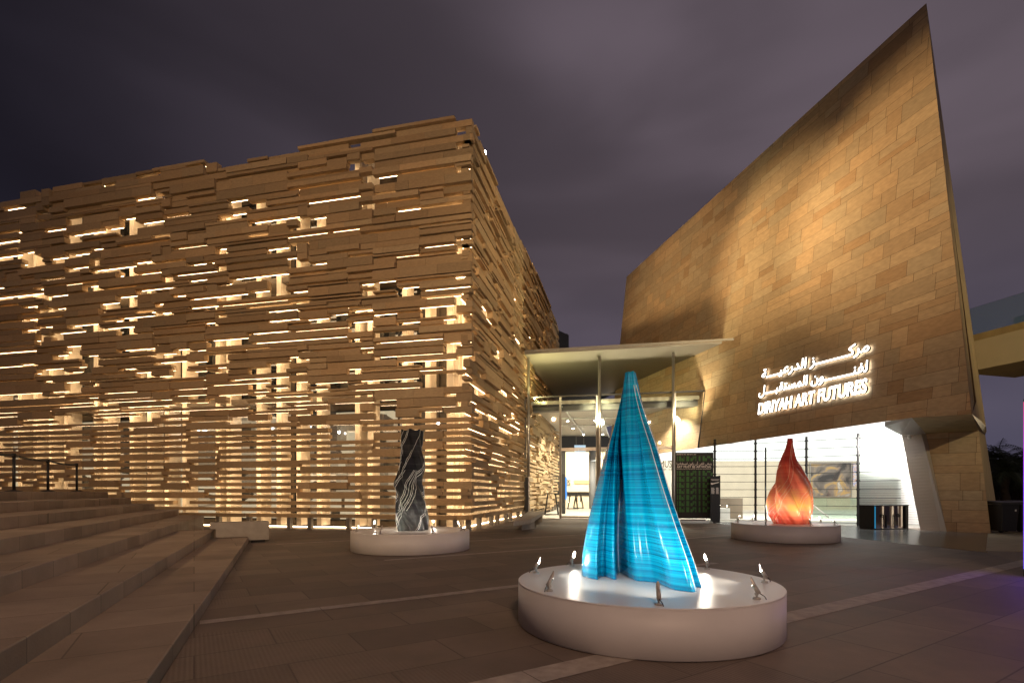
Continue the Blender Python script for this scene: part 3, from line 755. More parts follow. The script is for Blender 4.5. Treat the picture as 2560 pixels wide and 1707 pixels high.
# ------------------------------------------------------------------ lobby behind the glass
M['lobby_wall'] = noisy(mat('lobby_stone', (.62, .54, .42), .6), 1.5, .06)
M['lobby_floor'] = mat('lobby_floor_tile', (.60, .57, .52), .25)
M['ceil'] = mat('slatted_metal_ceiling', (.42, .39, .34), .45, .4); add_stripes(M['ceil'], 4, .8, .02)
def lobby():
    root = thing('lobby_interior', 'bright lobby room behind the glass entrance front', 'room', (5, 35, 0))
    mb = MB(); mb.prism([(.9, 26.7), (9.4, 24.95), (9.3, 22.9), (10.9, 22.72), (12.45, 21.55), (13.9, 20.5), (14.9, 19.55), (16.2, 18.6), (33, 38.7), (33, 47), (-6, 47), (-6, 38), (3.2, 37.5)], .002, .006)
    tag(mb.build('lobby_floor', M['lobby_floor']), kind='structure')
    mb = MB(); mb.box(-8, 14, 46, 46.3, 0, 5.2); mb.box(10.6, 33, 38.6, 38.8, 0, 3.71); mb.extrude([(15.7, 17.6, 0), (33, 38.6, 0), (33, 38.6, 3.71), (15.7, 17.6, 3.71)], (.15, -.12, 0)); mb.build('back_wall', M['lobby_wall'], root)
    mb = MB(); mb.prism([(1.0, 26.75), (9.2, 25.0), (6.6, 35.6), (9.0, 47), (-6, 47), (-6, 38), (3.3, 37.3)], 5.92, 6.1); mb.build('ceiling', M['ceil'], root)
    mb = MB(); mb.box(-6, 12, 41.4, 42.0, 4.95, 5.9); mb.box(-6, 12, 42, 46, 5.0, 5.2); mb.build('dark_bulkhead', M['darkmetal'], root)
    mb = MB(); mb.hexa([GL + GD * .3 - GN * .4 + Vector((0, 0, 5.62)), GL + GD * 8.6 - GN * .4 + Vector((0, 0, 5.62)), GL + GD * 8.4 - GN * .9 + Vector((0, 0, 5.62)), GL + GD * .3 - GN * .9 + Vector((0, 0, 5.62)),
        GL + GD * .3 - GN * .4 + Vector((0, 0, 5.9)), GL + GD * 8.6 - GN * .4 + Vector((0, 0, 5.9)), GL + GD * 8.4 - GN * .9 + Vector((0, 0, 5.9)), GL + GD * .3 - GN * .9 + Vector((0, 0, 5.9))])
    mb.build('header_beam', mat('header_grey', (.09, .085, .085), .5), root)
    # track rails under the ceiling
    for (a, b) in (((1405, 1016), (1459, 1086)), ((1502, 1032), (1524, 1096)), ((1375, 1070), (1392, 1085)), ((1401, 1021), (1603, 1020)), ((1401, 1046), (1540, 1044)), ((1401, 1064), (1530, 1062))):
        pa = gnd(a[0], a[1], 5.82); pb = gnd(b[0], b[1], 5.82); mb = MB(); mb.tube(pa, pb, .045, 6); mb.build('ceiling_rail', M['white'], root)
    # column
    c = at(1481, 1267, 42); mb = MB(); mb.lathe([(.28, 0), (.28, 5.0)], (c.x, c.y, 0), 24); mb.build('column', mat('grey_column', (.27, .27, .29), .6), root, True)
    # bench niche and skirting recess in the back wall
    mb = MB(); a = at(1436, 1200, 45.97); b = at(1560, 1209, 45.97); mb.box(a.x, b.x, 45.9, 45.99, b.z, a.z + .0); mb.build('timber_niche', mat('niche_timber', (.50, .36, .18), .5), root)
    mb = MB(); mb.box(3.5, 9.5, 45.92, 45.99, 1.05, 1.38); mb.build('dark_rail', M['darkmetal'], root)
    # downlights
    for i, (px, py) in enumerate([(1445, 1026), (1419, 1053), (1432.6, 1071), (1459, 1086.7), (1391, 1088), (1488, 1051.5), (1507, 1086), (1661, 1019)]):
        p = gnd(px, py, 5.72)
        labs = ['nearest hanging ceiling downlight in the lobby', 'lobby downlight left of the long ceiling rail, second from the front', 'lobby downlight in the middle of the left bay', 'lobby downlight right above the exit sign',
                'far lobby downlight nearest the slatted wall', 'lobby downlight just left of the steel mast', 'far lobby downlight right of the steel mast', 'lobby downlight right of the blue sculpture above the sandstone wall']
        th = thing('ceiling_downlight', labs[i], 'lamp', tuple(p), 'lobby ceiling downlights')
        mb = MB(); mb.tube(p + Vector((0, 0, .02)), p + Vector((0, 0, .18)), .09, 12); mb.build('housing', M['white'], th)
        mb = MB(); mb.lathe([(.02, -.03), (.06, -.015), (.07, .015)], p, 14); mb.build('lens', M['down'], th)
        spot('downlight_beam', p - Vector((0, 0, .06)), p - Vector((0, 0, 3)), 1500, 130, (1, .86, .66), .6, .06)
    for x in (0.5, 3.5, 6.5, 9.5):
        spot('back_wall_fill', (x, 42.6, 4.8), (x, 46, 2.4), 1900, 120, (1, .82, .58), .8, .1)  # unseen spots added to brighten the lobby back wall
    # exit sign
    p = at(1450, 1117, 33); th = thing('exit_sign', 'small hanging illuminated exit sign behind the glass doors', 'sign', tuple(p))
    mb = MB(); mb.box(p.x - .36, p.x + .36, p.y - .03, p.y + .03, p.z - .30, p.z + .12); mb.build('sign_box', emis('exit_face', (.62, .78, .95), 1.0), th)
    text_mesh('text', 'EXIT', .4, .2, [mat('exit_green', (.02, .18, .06), .5)], .004, th, frame3(Vector((p.x - .2, p.y - .036, p.z - .18)), Vector((1, 0, 0)), Vector((0, 0, 1)), Vector((0, -1, 0))))
    for dx in (-.25, .25):
        mb = MB(); mb.tube((p.x + dx, p.y, p.z + .12), (p.x + dx, p.y, 5.9), .008, 5); mb.build('cord', M['steel'], th)
    # black totem screen with a blue edge
    p = gnd(1411, 1284); th = thing('screen_totem', 'tall black display totem with a blue lit edge in the lobby', 'display', (p.x, p.y, 0))
    mb = MB(); mb.box(p.x - .13, p.x + .06, p.y, p.y + .5, 0.01, 2.5); mb.build('casing', M['black'], th)
    mb = MB(); mb.box(p.x + .07, p.x + .16, p.y + .02, p.y + .4, .9, 2.3); mb.build('screen', emis('blue_screen', (.10, .35, 1.0), 1.6), th)
    # bar tables
    def table(px, py, h, lab):
        p = gnd(px, py); th = thing('bar_table', lab, 'table', (p.x, p.y, 0), 'bar tables in the lobby')
        mb = MB(); mb.box(p.x - .42, p.x + .42, p.y - .3, p.y + .3, h - .05, h); mb.build('tabletop', M['darkmetal'], th)
        for sx in (-1, 1):
            for sy in (-1, 1):
                mb = MB(); mb.tube((p.x + sx * .22, p.y + sy * .18, h - .05), (p.x + sx * .4, p.y + sy * .28, .01), .028, 6); mb.build('leg', M['darkmetal'], th)
        for sy in (-1, 1):
            mb = MB(); mb.tube((p.x - .4, p.y + sy * .28, .04), (p.x + .4, p.y + sy * .28, .04), .02, 6); mb.build('foot_bar', M['darkmetal'], th)
    table(1379, 1287, 1.3, 'tall dark bar table beside the inner slatted wall'); table(1432, 1272, 1.12, 'dark bar table in front of the grey column, left one'); table(1446, 1270, 1.12, 'dark bar table right beside the grey column')
    # partition continuing the slatted facade inside
    mb, st, Rm, xs = cladding(6.2, US, NS, C0 + US * 13.2, 77, .05, 5.7, .2, .2)
    th = thing('inner_slatted_wall', 'short slatted stone wall continuing inside the lobby', 'wall', tuple(C0 + US * 13.2))
    mb.build('slat_cladding', M['plank'], th)
    for x in xs[1:-1]: mf = MB(); mf.box(x, x + .14, -1, -.4, .01, 5.7, Rm); mf.build('fin', M['fin'], th)
    # wall texts
    mt = mat('black_letters', (.02, .02, .02), .5)
    p = at(1373, 1213, 45.9)
    th = thing('wall_lettering', 'black word FUTURES on the bright lobby back wall', 'sign', tuple(p))
    text_mesh('text', 'FUTURES', 1.9, .75, [mt], .01, th, frame3(Vector((p.x, 45.88, p.z)), Vector((1, 0, 0)), Vector((0, 0, 1)), Vector((0, -1, 0))), .01)
    Yp = 27.5; p = at(1692, 1171, Yp); a = at(1606, 1152, Yp)
    th = thing('white_poster_panel', 'white exhibition title panel with black letters behind the glass right of the blue sculpture', 'sign', tuple(p))
    mb = MB(); q = at(1693, 1151, Yp); mb.box(a.x - .6, q.x, Yp, Yp + .05, .2, q.z); mb.build('board', M['white'], th)
    text_mesh('text', 'ART MUST', 1.62, .55, [mt], .006, th, frame3(Vector((at(1614, 1, Yp).x, Yp - .01, at(1, 1168, Yp).z)), Vector((1, 0, 0)), Vector((0, 0, 1)), Vector((0, -1, 0))), 0)
    text_mesh('small_text', 'BE ARTIFICIAL 26.11.2024 - 15.02.2025', 1.9, .14, [mt], .006, th, frame3(Vector((at(1606, 1, Yp).x, Yp - .01, at(1, 1175, Yp).z)), Vector((1, 0, 0)), Vector((0, 0, 1)), Vector((0, -1, 0))), 0)
lobby()

# ------------------------------------------------------------------ gallery front (cable-stayed glass)
GP = [Vector((8.75, 22.76, 0)), Vector((9.06, 22.73, 0)), Vector((10.85, 22.67, 0)), Vector((12.44, 21.5, 0)), Vector((13.89, 20.42, 0)), Vector((14.89, 19.48, 0))]
def gallery():
    root = thing('gallery_glass_front', 'low glass front with dark posts and horizontal cables under the leaning wall', 'glass wall', tuple(GP[2]))
    for p in GP[1:5]:
        mb = MB(); mb.tube(p, p + Vector((0, 0, 3.71)), .05, 8); mb.build('post', M['darkmetal'], root)
    zs = [.1 + .342 * k for k in range(11)]
    for z in zs:
        mb = MB()
        for a, b in zip(GP[:-1], GP[1:]): mb.tube(a + Vector((0, 0, z)), b + Vector((0, 0, z)), .011, 6)
        for p in GP[1:5]: mb.lathe([(.07, -.03), (.07, .03)], p + Vector((0, 0, z)), 8)
        mb.build('cable', M['darkmetal'], root)
    for a, b in zip(GP[:-1], GP[1:]):
        n = Vector((b.y - a.y, a.x - b.x, 0)).normalized() * -.12
        mb = MB(); mb.extrude([a + n, b + n, b + n + Vector((0, 0, 3.70)), a + n + Vector((0, 0, 3.70))], n * .1); mb.build('glass_pane', M['glass'], root)
    # second post further in
    p = at(1914, 1297, 24.5); mb = MB(); mb.tube((p.x, p.y, 0), (p.x, p.y, 3.5), .04, 8); mb.build('post', M['darkmetal'], root)
    # white louvre wall at the right
    a = Vector((14.05, 20.75, 0)); b = Vector((15.6, 19.2, 0)); d = (b - a).normalized(); n = Vector((-d.y, d.x, 0))
    th = thing('louvre_wall', 'wall of white horizontal louvres behind the right end of the gallery glass', 'blind', tuple(a))
    a = a + n * .25; n_ = 38
    mb = MB(); Mx = frame3(a, d, n, Vector((0, 0, 1)))
    for k in range(n_):
        z = .12 + k * .093; mb.box(0, 2.5, 0, .03, z, z + .083, Mx)
    mb.build('louvres', M['white'], th)
    mb = MB(); mb.box(0, 2.5, .05, .07, .1, 3.68, Mx); mb.build('backing', mat('louvre_backing', (.25, .25, .25), .7), th)
    # unseen area lights added to brighten the louvres and the gallery
    area('louvre_fill', (14.0, 19.0, 3.40), (15.0, 20.3, 1.6), 380, 1.6, .3, (1, .96, .9))
    area('gallery_fill', (16, 26, 3.4), (16, 30, 0), 1500, 8, 5, (1, .95, .86))
    # desk
    p = at(1828, 1290, 26); th = thing('reception_desk', 'brown reception desk with a white plinth behind the gallery glass', 'desk', (p.x, p.y, 0))
    mb = MB(); mb.box(at(1798, 0, 26).x, at(1857, 0, 26).x, 26, 26.8, .01, 1.05); mb.build('counter', mat('desk_timber', (.16, .12, .085), .5), th)
    mb = MB(); mb.box(at(1798, 0, 25.6).x, at(1823, 0, 25.6).x, 25.5, 25.97, .01, .55); mb.build('plinth', M['white'], th)
    for i, px in enumerate((1801, 1819)):
        q = at(px, 1265, 25.6); mb = MB(); mb.tube((q.x, 25.7, .55), (q.x, 25.7, .66), .012, 6); mb.build('lamp_arm', M['white'], th)
        mb = MB(); mb.lathe([(.01, -.03), (.035 - .012 * i, 0), (.01, .03)], (q.x, 25.68, .68), 10); mb.build('lamp_bulb', M['down'], th)
    # picture
    Yw = 38.5; a = at(2026, 1240, Yw); b = at(2126, 1157, Yw)
    m = mat('abstract_canvas', (.3, .27, .24), .5); tc = N(m, 'ShaderNodeTexCoord')
    nz = N(m, 'ShaderNodeTexNoise'); nz.inputs['Scale'].default_value = 2.2; nz.inputs['Detail'].default_value = 6; nz.inputs['Distortion'].default_value = 1.2; L(m, tc.outputs['Generated'], nz.inputs[0])
    cr = N(m, 'ShaderNodeValToRGB'); L(m, nz.outputs[0], cr.inputs[0]); e = cr.color_ramp.elements
    e[0].position = .35; e[0].color = (.05, .045, .045, 1); e[1].position = .5; e[1].color = (.25, .21, .18, 1)
    for q_, c in ((.58, (.55, .35, .12, 1)), (.64, (.30, .27, .25, 1)), (.75, (.62, .58, .52, 1))): x = e.new(q_); x.color = c
    L(m, cr.outputs[0], bsdf(m).inputs['Base Color'])
    th = thing('wall_picture', 'large dark abstract picture on the far gallery wall', 'picture', (a.x, Yw, a.z))
    mb = MB(); mb.box(a.x, b.x, Yw - .05, Yw, a.z, b.z); mb.build('canvas', m, th)
    mb = MB()
    for (x0, x1, z0, z1) in ((a.x - .06, a.x, a.z - .06, b.z + .06), (b.x, b.x + .06, a.z - .06, b.z + .06), (a.x, b.x, b.z, b.z + .06), (a.x, b.x, a.z - .06, a.z)): mb.box(x0, x1, Yw - .08, Yw, z0, z1)
    mb.build('frame', M['steel'], th)
    # colourful reflection beside it, painted as a panel of blue and red streaks
    m = mat('streaked_reflection', (.6, .6, .65), .4); tc = N(m, 'ShaderNodeTexCoord'); mp = N(m, 'ShaderNodeMapping'); mp.inputs['Rotation'].default_value = (0, R(40), 0); mp.inputs['Scale'].default_value = (1, 1, 6)
    L(m, tc.outputs['Generated'], mp.inputs[0]); nz = N(m, 'ShaderNodeTexNoise'); nz.inputs['Scale'].default_value = 3; L(m, mp.outputs[0], nz.inputs[0])
    cr = N(m, 'ShaderNodeValToRGB'); L(m, nz.outputs[0], cr.inputs[0]); e = cr.color_ramp.elements; e[0].position = .38; e[0].color = (.12, .2, .6, 1); e[1].position = .47; e[1].color = (.8, .8, .8, 1)
    x = e.new(.56); x.color = (.5, .12, .06, 1); x = e.new(.62); x.color = (.75, .72, .7, 1); L(m, cr.outputs[0], bsdf(m).inputs['Base Color'])
    a2 = at(2128, 1215, Yw); b2 = at(2160, 1158, Yw); th = thing('reflection_panel', 'pale panel painted with blue and red reflection streaks right of the dark picture', 'picture', (a2.x, Yw, a2.z))
    mb = MB(); mb.box(a2.x + .1, b2.x, Yw - .06, Yw, a2.z, b2.z); mb.build('panel', m, th)
    mb = MB(); mb.box(a2.x + .08, b2.x + .02, Yw - .07, Yw - .001, b2.z, b2.z + .03); mb.build('reflection_panel_rail', M['steel'], th)
    # glass balustrade and stair handrails
    a = gnd(2005, 1300); Yb_ = 26.0
    th = thing('glass_balustrade', 'greenish glass balustrade with sloping handrails inside the gallery', 'balustrade', (15, Yb_, 0))
    x0 = at(2003, 0, Yb_).x; x1 = at(2330, 0, Yb_).x; n = 5
    for k in range(n):
        mb = MB(); w = (x1 - x0) / n; mb.box(x0 + k * w + .01, x0 + (k + 1) * w - .01, Yb_, Yb_ + .02, .01, 1.07); mb.build('glass_panel', M['bal_glass'], th)
    for (p, q) in (((2016, 1249), (2072, 1293)), ((2146, 1274), (2182, 1304))):
        mb = MB(); mb.tube(at(*p, 25.6), at(*q, 24.6), .03, 8); mb.build('handrail', M['post'], th)
gallery()

# ------------------------------------------------------------------ black exhibition poster and totem
def poster():
    a = Vector((7.22, 22.45, 0)); b = Vector((8.85, 22.35, 0)); d = (b - a).normalized(); n = Vector((d.y, -d.x, 0)); Z = Vector((0, 0, 1)); w = (b - a).length
    th = thing('exhibition_banner', 'large black banner with rows of green blocks and white title ART MUST BE ARTIFICIAL', 'banner', tuple(a))
    Mx = frame3(a, d, n, Z); z0, z1 = .20, 3.1
    mb = MB(); mb.box(0, w, -.05, 0, z0, z1, Mx); mb.build('panel', mat('banner_black', (.008, .007, .008), .6), th)
    mb = MB()
    for x in (.06, w - .1): mb.box(x, x + .04, -.10, -.055, 0, z1, Mx); mb.box(x - .02, x + .06, -.25, .18, 0, .03, Mx)
    mb.box(0.2, w - .35, .01, .04, .10, .17, Mx)
    mb.build('stand', M['steel'], th)
    # bars per row: (x, width, y0, y1) in units of the banner width / row height
    cells = [(.04, .02, 0, 1), (.09, .055, 0, 1), (.155, .04, 0, .6), (.20, .012, 0, .4), (.215, .018, 0, 1), (.285, .075, 0, 1), (.395, .05, 0, .6), (.45, .012, .1, 1), (.47, .02, .3, 1), (.5, .02, .6, 1), (.525, .02, 0, 1), (.61, .045, 0, 1),
             (.715, .055, 0, 1), (.78, .045, 0, .6), (.835, .035, .6, 1), (.875, .045, .6, 1), (.93, .04, 0, .6)]
    g = [mat('green_print', c, .6) for c in ((.035, .13, .025), (.022, .085, .02))]
    rows = [2.78] + [2.14 - .267 * k for k in range(7)]
    for r, zz in enumerate(rows):
        mb = MB(); h = .22
        for (x, ww, y0, y1) in cells:
            mb.box(x * w, (x + ww) * w, 0, .004, zz - .06 + y0 * h, zz - .06 + y1 * h, Mx)
        mb.build('green_blocks', g[0 if r % 3 else 0], th)
    mt = mat('cream_letters', (.72, .62, .55), .6, emit=(.7, .6, .55), es=.12)
    F_ = lambda x, z: frame3(Mx @ Vector((x, .002, z)), d, Z, n)
    text_mesh('title', 'ART MUST BE ARTIFICIAL', w * .92, .145, [mt], .004, th, F_(.05, 2.42), .0)
    text_mesh('arabic_title', shape_ar('ينبغي للفن أن يكون اصطناعياً'.replace('ً', '')), w * .92, .15, [mt], .004, th, F_(.05, 2.56), .0)
    text_mesh('date_line', 'NOVEMBER 26, 2024 - FEBRUARY 15, 2025', w * .52, .055, [mt], .004, th, F_(.03, 3.0), .0)
    text_mesh('subtitle_line', 'ENTERING THE AGE OF DIGITAL ARTIFICIAL INTELLIGENCE', w * .9, .04, [mt], .004, th, F_(.05, 2.36), .0)
    # slanted black information totem
    th = thing('information_totem', 'narrow black information totem with pale print beside the green and black banner', 'sign', (9.1, 22.0, 0))
    Y = 22.1; P = [at(x, y, Y) for x, y in ((1783, 1306), (1800.5, 1306), (1801, 1188), (1776, 1191), (1776, 1296), (1780, 1302))]
    P = [Vector((p.x, p.y, max(.0, p.z))) for p in P]
    mb = MB(); mb.extrude(P, (0.03, .12, 0)); mb.build('panel', M['black'], th)
    ln = MB(); X = lambda px: at(px, 0, Y).x; Zp = lambda py: at(0, py, Y).z
    for k in range(8):
        ln.box(X(1778), X(1785 + (k % 3)), Y - .004, Y, Zp(1219 + k * 2.0) - .008, Zp(1219 + k * 2) + .008); ln.box(X(1790), X(1796 + (k % 2)), Y - .004, Y, Zp(1219 + k * 2.0) - .008, Zp(1219 + k * 2) + .008)
    ln.box(X(1777), X(1798), Y - .004, Y, Zp(1198.5), Zp(1197.7)); ln.box(X(1779), X(1796), Y - .004, Y, Zp(1200.5), Zp(1199.8))
    ln.build('printed_lines', mt, th)
    em = MB(); em.extrude([at(x, y, Y - .004) for x, y in ((1776.5, 1209), (1778, 1206.5), (1783, 1207), (1797, 1204.5), (1797, 1206), (1784, 1209.5), (1780, 1211.5))], (0, .003, 0)); em.build('printed_emblem', mt, th)
poster()

# ------------------------------------------------------------------ mirrored cabinet
def cabinet():
    a = gnd(2181, 1323); b = gnd(2267, 1321.5); d = (b - a); w = d.length; d.normalize(); n = Vector((d.y, -d.x, 0)); Z = Vector((0, 0, 1)); Mx = frame3(a, d, n, Z)
    th = thing('mirrored_cabinet', 'low mirror polished metal cabinet with two round handles in front of the white louvres', 'cabinet', tuple(a))
    mir = mat('mirror_steel', (.62, .58, .55), .06, 1.0); H = .88
    # front: three gently curved bays
    mb = MB(); N_ = 60; pts = []
    for i in range(N_ + 1):
        x = w * (.06 + .86 * i / N_); t = i / N_; y = .05 * abs(math.sin(math.pi * t * 3)) ; pts.append((x, y))
    for (x0, y0), (x1, y1) in zip(pts[:-1], pts[1:]):
        mb.face([Mx @ Vector((x0, y0, .03)), Mx @ Vector((x1, y1, .03)), Mx @ Vector((x1, y1, H - .03)), Mx @ Vector((x0, y0, H - .03))])
    mb.build('doors', mir, th, True)
    mb = MB(); mb.box(0, w, -.55, -.002, .02, H - .03, Mx); mb.box(-.01, w + .01, -.56, .07, H - .03, H, Mx); mb.box(-.01, w + .01, -.56, .06, 0, .03, Mx); mb.box(0, w * .055, 0, .06, .03, H - .03, Mx); mb.box(w * .925, w, 0, .06, .03, H - .03, Mx)
    mb.build('body', M['darkmetal'], th)
    mb = MB(); mb.box(w * .02, w * .045, .061, .066, .04, H - .04, Mx); mb.build('blue_edge_light', emis('blue_edge', (.05, .45, .8), .6), th)
    for x in (.22, .72):
        c = Mx @ Vector((w * x, .075, .50)); mb = MB()
        for k in range(8):
            t0, t1 = k * math.pi / 4, (k + 1) * math.pi / 4
            mb.tube(c + d * .05 * math.cos(t0) + Z * .05 * math.sin(t0), c + d * .05 * math.cos(t1) + Z * .05 * math.sin(t1), .013, 6)
        mb.build('handle', M['black'], th)
    for x in (.36, .60):
        mb = MB(); mb.box(w * x, w * x + .02, .03, .062, .05, .52, Mx); mb.build('slot', M['black'], th)
    mb = MB()
    for k in range(16): mb.box(w * .94, w * .99, .061, .068, .06 + k * .05, .08 + k * .05, Mx)
    mb.build('vent', M['black'], th)
cabinet()

# ------------------------------------------------------------------ podiums and their spotlights
def podium(c, r, h, label):
    th = thing('round_podium', label, 'podium', (c[0], c[1], 0), 'round white podiums')
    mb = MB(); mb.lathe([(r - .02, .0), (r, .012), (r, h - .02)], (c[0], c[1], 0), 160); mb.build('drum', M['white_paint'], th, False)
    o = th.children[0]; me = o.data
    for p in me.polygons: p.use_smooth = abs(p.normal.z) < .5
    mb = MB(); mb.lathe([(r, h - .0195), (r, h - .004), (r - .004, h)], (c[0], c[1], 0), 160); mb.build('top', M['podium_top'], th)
    return th
SPOTN = [0]
def proto_spotlight():
    th = thing('spotlight', '', 'spotlight', (0, 0, 0))
    mb = MB(); mb.lathe([(.034, 0), (.034, .012), (.02, .018)], (0, 0, 0), 16); mb.tube((0, 0, .015), (0, 0, .045), .009, 8); mb.build('base', M['fix'], th, True)
    mb = MB(); mb.tube((-.012, 0, .045), (.012, 0, .045), .014, 10); mb.build('knuckle', M['fix'], th)
    ax = Vector((0, math.cos(R(56)), math.sin(R(56)))); s = Vector((0, -.02, .05))
    mb = MB(); mb.tube(s, s + ax * .085, .019, 16); mb.build('body', M['fix'], th, True)
    # half shroud
    mb = MB(); x = Vector((1, 0, 0)); y = ax.cross(x); st = s + ax * .085
    for k in range(10):
        t0 = math.pi * k / 10 + math.pi * 0; t1 = math.pi * (k + 1) / 10
        f = lambda t: (x * math.cos(t) + y * -math.sin(t)) * .0195
        l0 = .018 + .05 * math.sin(t0); l1 = .018 + .05 * math.sin(t1)
        mb.face([st + f(t0), st + f(t1), st + f(t1) + ax * l1, st + f(t0) + ax * l0])
        mb.face([st + f(t0) * .9, st + f(t0) * .9 + ax * l0, st + f(t1) * .9 + ax * l1, st + f(t1) * .9])
    mb.build('shroud', M['fix'], th)
    mb = MB(); mb.lathe([(.004, .004), (.016, .002), (.0175, -.004)], (0, 0, 0), 14)
    q = ax.to_track_quat('Z', 'Y'); mb.v = [tuple(q @ Vector(v) + st) for v in mb.v]
    mb.build('lens', M['lamp'], th)
    mb = MB(); pts = [Vector((0, -.025, .055)), Vector((.02, -.06, .03)), Vector((.03, -.07, .004))]
    for a, b in zip(pts[:-1], pts[1:]): mb.tube(a, b, .004, 6)
    mb.build('cable', M['black'], th)
    return th, st, ax
M['fix'] = mat('spotlight_housing', (.45, .42, .38), .4, .3)
PROTO = None
def ring_of_lights(c, r, h, angles, group, labels, power, aim_z, sp_c=None):
    global PROTO
    for i, a in enumerate(angles):
        p = Vector((c[0] + r * math.cos(R(a)), c[1] + r * math.sin(R(a)), h))
        if PROTO is None: PROTO = proto_spotlight(); th = PROTO[0]
        else:
            th = PROTO[0].copy(); COL.objects.link(th)
            for ch in PROTO[0].children:
                k = ch.copy(); COL.objects.link(k); k.parent = th
        th.location = p; rot = math.atan2(c[1] - p.y, c[0] - p.x) - math.pi / 2; th.rotation_euler = (0, 0, rot)
        th['label'] = labels[i]; th['group'] = group
        Mr = Matrix.Rotation(rot, 4, 'Z'); tip = p + Mr @ (PROTO[1] + PROTO[2] * .012)
        tgt = Vector(((sp_c or c)[0], (sp_c or c)[1], aim_z))
        spot('spotlight_beam', tip, tgt, power, 140, (1, .90, .74), .9, .014)
P_BLUE = (1.387, 5.345); P_BLACK = (-2.405, 12.14); P_RED = (7.83, 14.67)
podium(P_BLUE, 1.32, .43, 'large round white podium in the foreground carrying the blue sculpture')
podium(P_BLACK, 1.385, .45, 'round white podium carrying the black twisted sculpture')
podium(P_RED, 1.395, .46, 'round white podium carrying the red flame sculpture')
def labs(what, names): return ['%s podium spotlight, %s' % (what, n) for n in names]
ring_of_lights(P_BLUE, 1.2, .43, [210, 261, 307, 353, 38, 80, 122, 158], 'spotlights around the blue sculpture',
    ['small spotlight at the front left of the blue sculpture', 'small spotlight directly in front of the blue sculpture', 'small spotlight at the front right rim of the foreground podium', 'spotlight on the far right rim of the foreground podium',
     'dazzling spotlight at the back right of the blue sculpture', 'spotlight hidden behind the blue sculpture', 'dazzling spotlight at the back left of the blue sculpture', 'spotlight on the far left rim of the foreground podium'], 60, 1.45)
ring_of_lights(P_BLACK, 1.24, .45, [195, 250, 303, 349, 27, 73, 115, 150], 'spotlights around the black sculpture',
    ['spotlight on the far left rim of the black sculpture podium', 'small spotlight in front of the black sculpture, left one', 'small spotlight in front of the black sculpture, right one', 'spotlight on the far right rim of the black sculpture podium',
     'dazzling spotlight back right on the black sculpture podium', 'dazzling spotlight just right behind the black sculpture', 'dazzling spotlight just left behind the black sculpture', 'dazzling spotlight back left on the black sculpture podium'], 60, 1.8)
ring_of_lights(P_RED, 1.25, .46, [172, 222, 272, 322, 12, 58, 105, 140], 'spotlights around the red sculpture',
    ['bright spotlight on the far left rim of the red sculpture podium', 'small spotlight in front left of the red sculpture', 'small spotlight in front right of the red sculpture', 'spotlight on the right rim of the red sculpture podium',
     'spotlight on the far right of the red sculpture podium', 'bright spotlight back right of the red sculpture', 'spotlight hidden behind the red sculpture', 'bright spotlight back left of the red sculpture'], 33, 2.1)

# ------------------------------------------------------------------ sculptures
def sculpt(name, label, sections, mat_, caps=True):
    """sections: list of rings (list of Vector), same count"""
    n = len(sections[0]); v = [tuple(p) for s in sections for p in s]; f = []
    for j in range(len(sections) - 1):
        for k in range(n): f.append((j * n + k, j * n + (k + 1) % n, (j + 1) * n + (k + 1) % n, (j + 1) * n + k))
    f.append(tuple(reversed(range(n)))); f.append(tuple((len(sections) - 1) * n + k for k in range(n)))
    me = bpy.data.meshes.new(name); me.from_pydata(v, [], f); me.update(); me.materials.append(mat_)
    me.polygons.foreach_set('use_smooth', [len(p.vertices) == 4 for p in me.polygons])
    o = bpy.data.objects.new(name, me); COL.objects.link(o); tag(o, label, 'sculpture'); return o
def catmull(P, n):
    m = len(P); out = []
    for i in range(n):
        t = i / n * m; k = int(t); f = t - k; a, b, c, d = P[(k - 1) % m], P[k % m], P[(k + 1) % m], P[(k + 2) % m]
        out.append(tuple(.5 * ((2 * b[j]) + (-a[j] + c[j]) * f + (2 * a[j] - 5 * b[j] + 4 * c[j] - d[j]) * f * f + (-a[j] + 3 * b[j] - 3 * c[j] + d[j]) * f ** 3) for j in range(2)))
    return out
def interp(tab, t):
    for (t0, v0), (t1, v1) in zip(tab[:-1], tab[1:]):
        if t <= t1: f = (t - t0) / (t1 - t0); return v0 + (v1 - v0) * f
    return tab[-1][1]
def smooth_interp(tab, t):
    s = 0; w = 0
    for k in range(-3, 4): s += interp(tab, min(1, max(0, t + k * .012))); w += 1
    return s / w

def glint_lines(sc, secs, idxs, mat_, rad, t0=0.0, t1=1.0, drift=0):
    """thin pale beads on the fold crests, imitating specular glint lines"""
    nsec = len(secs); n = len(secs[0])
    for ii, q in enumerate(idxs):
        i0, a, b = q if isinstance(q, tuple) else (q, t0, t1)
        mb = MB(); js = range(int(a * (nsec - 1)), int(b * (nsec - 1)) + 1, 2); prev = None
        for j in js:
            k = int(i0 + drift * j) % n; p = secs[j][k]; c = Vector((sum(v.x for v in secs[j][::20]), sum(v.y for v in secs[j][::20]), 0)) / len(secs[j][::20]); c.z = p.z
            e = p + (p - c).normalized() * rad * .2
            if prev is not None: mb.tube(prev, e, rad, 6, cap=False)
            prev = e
        mb.build('glint_bead', mat_, sc, True)
def crest_indices(sec, near, win=3):
    """indices of local radius maxima of a ring"""
    n = len(sec); c = sum(sec, Vector((0, 0, 0))) / n; rr = [(p - c).length for p in sec]
    return [i for i in range(n) if all(rr[i] >= rr[(i + d) % n] for d in range(-near, near + 1))]
